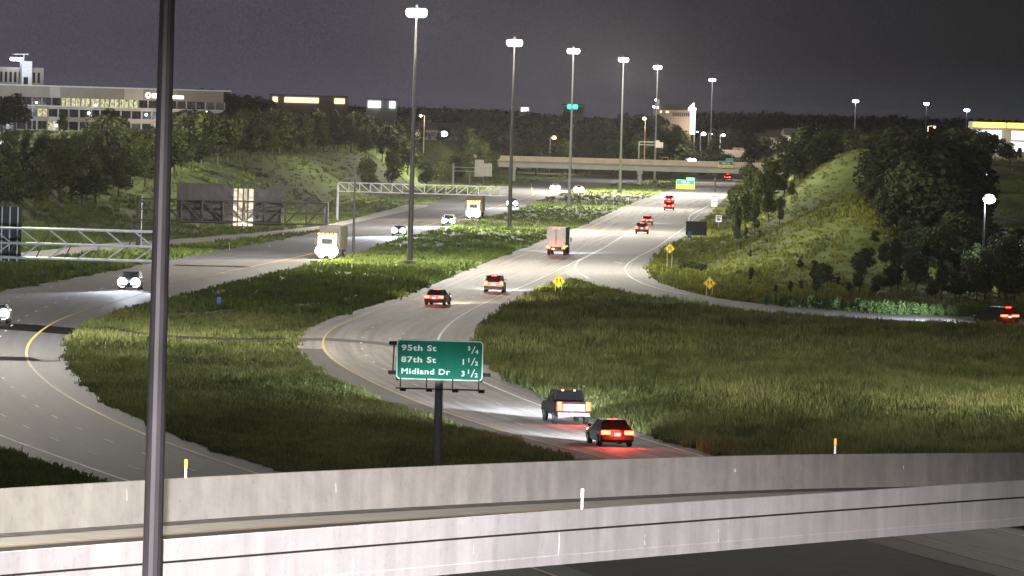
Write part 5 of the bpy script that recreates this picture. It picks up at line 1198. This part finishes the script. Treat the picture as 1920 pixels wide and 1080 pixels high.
def crown_mesh(seed, kind, m, nleaf):
    rg = np.random.default_rng(seed); pts = []; lob = []
    if kind == 'round':
        for i in range(11):
            a = rg.uniform(0, 6.28); r = rg.uniform(0.3, 2.1); z = rg.uniform(3.2, 8.3); lob.append((r * math.cos(a) * (1 - abs(z - 5.5) / 8), r * math.sin(a), z, rg.uniform(1.1, 1.9)))
        lob.append((0, 0, 8.4, 1.3))
    elif kind == 'cone':
        for i in range(12):
            z = 1.2 + 8.4 * i / 12; w = 2.1 * (1 - z / 10.4); a = rg.uniform(0, 6.28); lob.append((w * 0.4 * math.cos(a), w * 0.4 * math.sin(a), z, max(0.35, w * 0.75)))
    elif kind == 'tall':
        for i in range(11):
            a = rg.uniform(0, 6.28); r = rg.uniform(0.1, 1.1); z = rg.uniform(2.6, 8.8); lob.append((r * math.cos(a), r * math.sin(a), z, rg.uniform(0.8, 1.35)))
        lob.append((0.1, 0, 9.1, 0.8))
    else:
        for i in range(9):
            a = rg.uniform(0, 6.28); r = rg.uniform(0, 3.0); lob.append((r * math.cos(a), r * math.sin(a), rg.uniform(2.0, 7.4) - r * 0.4, rg.uniform(1.6, 2.6)))
    lob = np.array(lob); wgt = lob[:, 3] ** 2; li = rg.choice(len(lob), nleaf, p=wgt / wgt.sum())
    d = rg.normal(size=(nleaf, 3)); d /= np.linalg.norm(d, axis=1)[:, None]
    rad = lob[li, 3] * rg.uniform(0.55, 1.12, nleaf) ** 0.8
    c = lob[li, :3] + d * rad[:, None]; c[:, 2] = np.maximum(c[:, 2], 0.25)
    s = rg.uniform(0.20, 0.46, nleaf) * (1.25 if kind == 'shrub' else 1.0)
    nrm = d + rg.normal(0, 0.55, (nleaf, 3)); nrm /= np.linalg.norm(nrm, axis=1)[:, None]
    u = np.cross(nrm, rg.normal(size=(nleaf, 3))); u /= np.linalg.norm(u, axis=1)[:, None]; w = np.cross(nrm, u)
    v = np.stack([c - u * s[:, None], c - w * (s * 0.6)[:, None], c + u * s[:, None], c + w * (s * 0.6)[:, None]], 1)
    me = bpy.data.meshes.new('crown'); N = nleaf
    me.vertices.add(N * 4); me.vertices.foreach_set('co', v.ravel()); me.loops.add(N * 4); me.loops.foreach_set('vertex_index', np.arange(N * 4, dtype=np.int32))
    me.polygons.add(N); me.polygons.foreach_set('loop_start', np.arange(0, N * 4, 4, dtype=np.int32)); me.update(calc_edges=True)
    lt = rg.uniform(0.1, 0.9, len(lob))[li]; tint = np.clip(0.5 * lt + 0.5 * rg.uniform(0, 1, nleaf), 0, 1)
    a = me.attributes.new('tint', 'FLOAT', 'POINT'); a.data.foreach_set('value', np.repeat(tint, 4).astype(np.float32))
    me.materials.append(m); return me
def trunk_mesh(seed, top=6.5, r=0.22):
    rr = random.Random(seed); b = MB(); p = Vector((0, 0, -0.8)); 
    for i in range(4):
        q = Vector((rr.uniform(-0.15, 0.15), rr.uniform(-0.15, 0.15), top * (i + 1) / 4)); b.tube(p, q, r * (1 - i * 0.22), r * (1 - (i + 1) * 0.22), 7, False)
        if i:
            for _ in range(2):
                a = rr.uniform(0, 6.28); b.tube(q, q + Vector((math.cos(a) * 1.4, math.sin(a) * 1.4, rr.uniform(0.8, 1.7))), r * 0.35, r * 0.1, 5, False)
        p = q
    return b.mesh('trunk', m_bark)
PROTO = {}
for mn, mm in (('d', m_leafd), ('o', m_leafo)):
    for kd, sds in (('round', (11, 12, 13)), ('tall', (21, 22)), ('cone', (31,))):
        PROTO[(kd, mn)] = [(crown_mesh(s, kd, mm, 1500 if kd != 'cone' else 1100), trunk_mesh(s)) for s in sds]
PROTO[('shrub', 's')] = [(crown_mesh(s, 'shrub', m_leafs, 700), trunk_mesh(s, 3.0, 0.12)) for s in (41, 42, 43)]
PROTO[('shrub', 'd')] = [(crown_mesh(s, 'shrub', m_leafd, 700), trunk_mesh(s, 3.0, 0.12)) for s in (44, 45)]
TR = random.Random(99)
NT_ = [0]
def tree(x, Y, ytop=None, h=None, kind=None, mm='d', label='', group='', width=1.0, cat='tree', base=None, name='tree'):
    b = at(x, Y) if base is None else base
    if h is None: h = P(x, ytop, Y).z - b.z
    h = max(1.2, min(17.0, h)); kind = kind or TR.choice(('round', 'round', 'tall'))
    cm, tm = TR.choice(PROTO[(kind, mm)])
    t = thing(name, b, label, cat, TR.uniform(0, 6.28), group)
    k = h / (10.0 if kind != 'shrub' else 8.6); wd = k * width * TR.uniform(0.9, 1.25)
    t.scale = (wd, wd, k)
    link('trunk', tm, t); link('crown', cm, t); NT_[0] += 1
    return t
def y_ground(x, Y): p = at(x, Y); return None
def Y_for(x, y):
    for Y in np.linspace(560, 3200, 450):
        q = P(x, y, Y)
        if q.z <= float(H(q.x, Y)): return float(Y)
    return 3200.0
# the wood on the left hill
fx = [-100, 40, 120, 200, 300, 400, 480, 560, 650, 700, 770]; fy = [408, 400, 394, 375, 342, 312, 300, 292, 282, 300, 335]
tx = [-100, -20, 50, 100, 160, 185, 205, 228, 245, 290, 330, 345, 400, 430, 480, 560, 650, 700, 770]; ty = [262, 262, 256, 256, 250, 215, 206, 215, 243, 238, 218, 208, 208, 196, 190, 203, 205, 212, 222]
LW, GW = 'leafy tree in the dark wood covering the left hill', 'trees of the wood on the left hill'
for k, (off, step, w) in enumerate(((0, 25, 0.18), (45, 29, 0.42), (110, 31, 0.72), (200, 28, 1.0))):
    rank = ('at the edge of', 'just inside', 'deep inside', 'at the top of')[k]
    x = -90 + k * 7
    while x < 775:
        yf, yt = np.interp(x, fx, fy), np.interp(x, tx, ty); Y = Y_for(x, yf) + off + TR.uniform(-12, 18)
        g_ = at(x, Y); foot = yf + (yt - yf) * w
        if k < 3: h = TR.uniform(6.0, 10.0)
        else: h = P(x, yt + TR.uniform(-4, 8), Y).z - g_.z
        top_px = 18 + 0
        zt_max = P(x, yt, Y).z - g_.z
        tree(x, Y, h=min(h, zt_max) if k < 3 else max(5, h), mm='d' if TR.random() < (0.8 if k else 0.6) else 'o', label='leafy tree %s the left wood, %s' % (rank, 'below the offices' if x < 260 else 'right of the tall pole' if x < 480 else 'below the yellow lit building' if x < 650 else 'beside the nearest mast'), group=GW, width=1.15)
        x += step * TR.uniform(0.75, 1.25)
for x, yt in ((370, 166), (392, 164), (418, 170), (440, 172), (462, 176), (485, 178), (505, 186)):
    tree(x, 2250, yt, label='dark tree rising behind the right end of the office block', group='trees behind the office block', width=1.3)
tree(28, 1780, 172, label='big black tree hiding the left part of the office block', kind='round', width=1.5); tree(4, 1790, 190, label='black tree at the left edge before the offices', kind='round', width=1.4)
tree(205, 1780, 201, label='dark domed tree in front of the middle of the office block', kind='round', width=1.35)
tree(117, 1935, 206, label='bright green lamplit tree in front of the office block', kind='round', mm='o', width=0.95)
tree(345, 1800, 202, label='dark domed tree before the right half of the office block', kind='round', width=1.6)
tree(16, 1015, 270, label='lamplit pale green tree at the left edge', kind='tall', mm='o'); tree(30, 1005, 300, label='lower lamplit green tree at the left edge', kind='tall', mm='o', width=1.2)
# lighter trees between the mast foot and the overpass
for x, Y, yt, kd, lb in ((690, 1330, 292, 'round', 'yellow green tree left of the nearest mast, by the thin pole'), (735, 1420, 282, 'round', 'yellow green bush at the foot of the wood by the nearest mast'), (800, 1500, 296, 'round', 'yellow green tree right of the nearest mast'),
                         (822, 1620, 300, 'round', 'low green tree above the lorries'), (880, 1640, 246, 'tall', 'tall loose green tree left of the overpass'), (905, 1650, 262, 'tall', 'green tree at the left end of the overpass'), (855, 1650, 290, 'round', 'round green tree behind the small sign post'), (925, 1690, 280, 'tall', 'slim tree rising in front of the overpass end')):
    tree(x, Y, yt, kind=kd, mm='o', label=lb)
# town trees beyond the overpass
LT, GT = 'dark town tree beyond the overpass', 'town trees beyond the overpass'
tx2 = [740, 800, 900, 960, 1000, 1060, 1110, 1150, 1180, 1215, 1260, 1300, 1340, 1380, 1400, 1440, 1500, 1560]; ty2 = [212, 203, 206, 208, 210, 213, 216, 208, 202, 208, 222, 232, 243, 235, 232, 244, 238, 236]
for k, (Y, step, dy) in enumerate(((1900, 42, 46), (2080, 38, 28), (2300, 34, 13), (2560, 29, 2))):
    rank = ('close behind the overpass', 'in the second row behind the overpass', 'far behind the overpass', 'on the skyline behind the overpass')[k]
    x = 742 + k * 9
    while x < 1520:
        if not (k < 3 and (1360 < x < 1500) and TR.random() < 0.6) and not (1278 < x < 1322 and k > 0):
            tree(x, Y + TR.uniform(-50, 50), np.interp(x, tx2, ty2) + dy + TR.uniform(-6, 8), label='dark town tree %s, %s' % (rank, 'left of the second mast' if x < 960 else 'between second and fourth mast' if x < 1165 else 'near the floodlit tower' if x < 1340 else 'above the right end'), group=GT, width=1.35, mm='d' if TR.random() < 0.8 else 'o')
        x += step * TR.uniform(0.7, 1.3)
# right hand side
LR_, GR = 'dark tree of the wood on the right skyline', 'trees on the right skyline'
x = 1490
while x < 1990:
    yt = np.interp(x, [1490, 1530, 1560, 1620, 1650, 1700, 1760, 1820, 1990], [238, 236, 238, 242, 232, 240, 238, 236, 300])
    tree(x, TR.uniform(1250, 1420), yt + TR.uniform(-3, 10), label=LR_, group=GR, width=1.25); 
    x += TR.uniform(13, 22)
for x, Y, yt, kd in ((1505, 1150, 262, 'round'), (1530, 1120, 256, 'round'), (1552, 1180, 244, 'tall'), (1660, 900, 282, 'round'), (1680, 860, 300, 'tall'), (1700, 930, 262, 'round'), (1722, 960, 250, 'round'), (1745, 980, 252, 'tall'), (1770, 1000, 256, 'round'), (1795, 1010, 262, 'round'),
                     (1690, 820, 330, 'round'), (1720, 800, 340, 'round'), (1745, 790, 360, 'round'), (1775, 820, 330, 'round'), (1805, 860, 316, 'round'), (1835, 880, 330, 'tall'), (1870, 900, 420, 'round'), (1905, 900, 425, 'round'), (1800, 760, 390, 'round'), (1760, 750, 410, 'round'), (1725, 745, 415, 'tall'), (1830, 760, 405, 'round'),
                     (1665, 745, 392, 'round'), (1640, 722, 430, 'round'), (1692, 728, 405, 'tall'), (1652, 775, 352, 'round'), (1672, 800, 312, 'round'), (1705, 790, 296, 'round'), (1640, 830, 300, 'tall'), (1622, 695, 462, 'round'), (1715, 715, 420, 'round'), (1660, 700, 450, 'round'), (1655, 860, 276, 'round'), (1690, 845, 280, 'round'),
                     (1668, 905, 252, 'round'), (1700, 880, 246, 'round'), (1735, 905, 238, 'round'), (1762, 930, 240, 'tall'), (1718, 850, 285, 'round'), (1740, 845, 300, 'round'), (1650, 915, 262, 'tall'), (1780, 900, 280, 'round')):
    tree(x, Y, yt, kind=kd, mm='d', label='leafy tree right of the mound, %s' % ('low on its flank' if yt > 380 else 'half way up its flank' if yt > 290 else 'with its crown near the skyline'), group='trees right of the mound', width=1.2)
for x, Y, yt, kd in ((1402, 1150, 300, 'tall'), (1420, 1050, 318, 'tall'), (1440, 1120, 292, 'round'), (1470, 1180, 300, 'tall'), (1500, 1180, 284, 'round'), (1415, 900, 378, 'tall'), (1398, 860, 425, 'tall'), (1440, 960, 345, 'round'), (1462, 930, 368, 'tall'), (1484, 990, 338, 'round'),
                     (1388, 800, 452, 'tall'), (1406, 765, 472, 'round'), (1382, 980, 384, 'tall'), (1374, 1080, 350, 'tall'), (1396, 1000, 352, 'round'), (1520, 1100, 300, 'round'), (1424, 820, 430, 'tall'), (1380, 900, 420, 'round'), (1408, 700, 500, 'tall')):
    tree(x, Y, yt, kind=kd, mm='o' if TR.random() < 0.7 else 'd', label='loose green tree between freeway and mound, %s' % ('level with the black message board' if yt > 400 else 'above the message board' if yt > 330 else 'near the overpass end'), group='trees between freeway and mound', width=0.9)
x = 1452
while x < 1980:
    yt = np.interp(x, [1450, 1480, 1540, 1600, 1660, 1690, 1720, 1780, 1850, 1980], [538, 508, 478, 476, 462, 440, 462, 476, 448, 440])
    for r_ in range(2):
        if x < 1590 and TR.random() < 0.55: continue
        tree(x + TR.uniform(-8, 8), TR.uniform(655, 690) + r_ * 30, yt + TR.uniform(-14, 34) + (0 if r_ else 22), mm='d', label='nearly black tree in the belt behind roadside shrubs, %s' % ('at its left end' if x < 1600 else 'below the mound' if x < 1720 else 'left of the ramp car' if x < 1850 else 'behind the ramp car'), group='dark tree belt behind the ramp', width=1.2)
    x += TR.uniform(13, 21) if x > 1540 else TR.uniform(22, 32)
x = 1436
while x < 1960:
    yb = np.interp(x, [1436, 1640, 1960], [576, 592, 604]); g_ = G(x, yb - 3)
    tree(x, 0, h=(TR.uniform(16, 27)) * g_.y / F_PX, kind='shrub', mm='s', label='pale green shrub in the row along the ramp', group='shrubs along the ramp', cat='shrub', base=g_, name='shrub')
    x += TR.uniform(11, 19)
for x, y in ((1280, 505), (1292, 507), (1304, 510), (1314, 512)):
    g_ = G(x, y); tree(x, 0, h=0.8, kind='shrub', mm='d', label='black low bush in the grass between two yellow diamonds', group='low black bushes by the ramp', cat='shrub', base=g_, name='shrub', width=1.3)
# the far woods that close the horizon
def far_woods():
    rg = np.random.default_rng(8); n = 5200
    x = rg.uniform(-200, 2120, n); Y = rg.uniform(3200, 5200, n); X = (x - 960) / F_PX * Y; z0 = H(X, Y)
    hh = rg.uniform(7, 12, n); k = 22; c = np.repeat(np.stack([X, Y, z0 + hh * 0.55], 1), k, 0); hh = np.repeat(hh, k)
    d = rg.normal(size=(n * k, 3)); d /= np.linalg.norm(d, axis=1)[:, None]; c += d * (hh * 0.42)[:, None]
    s = rg.uniform(0.7, 1.7, n * k)[:, None]; u = rg.normal(size=(n * k, 3)); u /= np.linalg.norm(u, axis=1)[:, None]; w = np.cross(u, rg.normal(size=(n * k, 3))); w /= np.linalg.norm(w, axis=1)[:, None]
    v = np.stack([c - u * s, c + u * s, c + w * s * 1.4], 1); N = n * k
    me = bpy.data.meshes.new('far_woods'); me.vertices.add(N * 3); me.vertices.foreach_set('co', v.ravel()); me.loops.add(N * 3); me.loops.foreach_set('vertex_index', np.arange(N * 3, dtype=np.int32))
    me.polygons.add(N); me.polygons.foreach_set('loop_start', np.arange(0, N * 3, 3, dtype=np.int32)); me.update(calc_edges=True); me.materials.append(m_leafd)
    tag(link('far_woods', me), 'unbroken dark woods closing the horizon', kind='stuff')
far_woods()
print('trees', NT_[0])


# ------------------------------------------------------------------ thin summer haze
def haze():
    m, n, l = nt('haze_air'); o = n.new('ShaderNodeOutputMaterial'); v = n.new('ShaderNodeVolumePrincipled'); l.new(v.outputs[0], o.inputs['Volume'])
    v.inputs['Color'].default_value = (0.9, 0.9, 0.92, 1); v.inputs['Density'].default_value = 0.000009; v.inputs['Anisotropy'].default_value = 0.72
    b = MB().box((0, 6100, 22.0), (3700, 13000, 46.2)); tag(b.build('haze', m), 'thin night haze glowing round the lamps', kind='stuff')
haze()
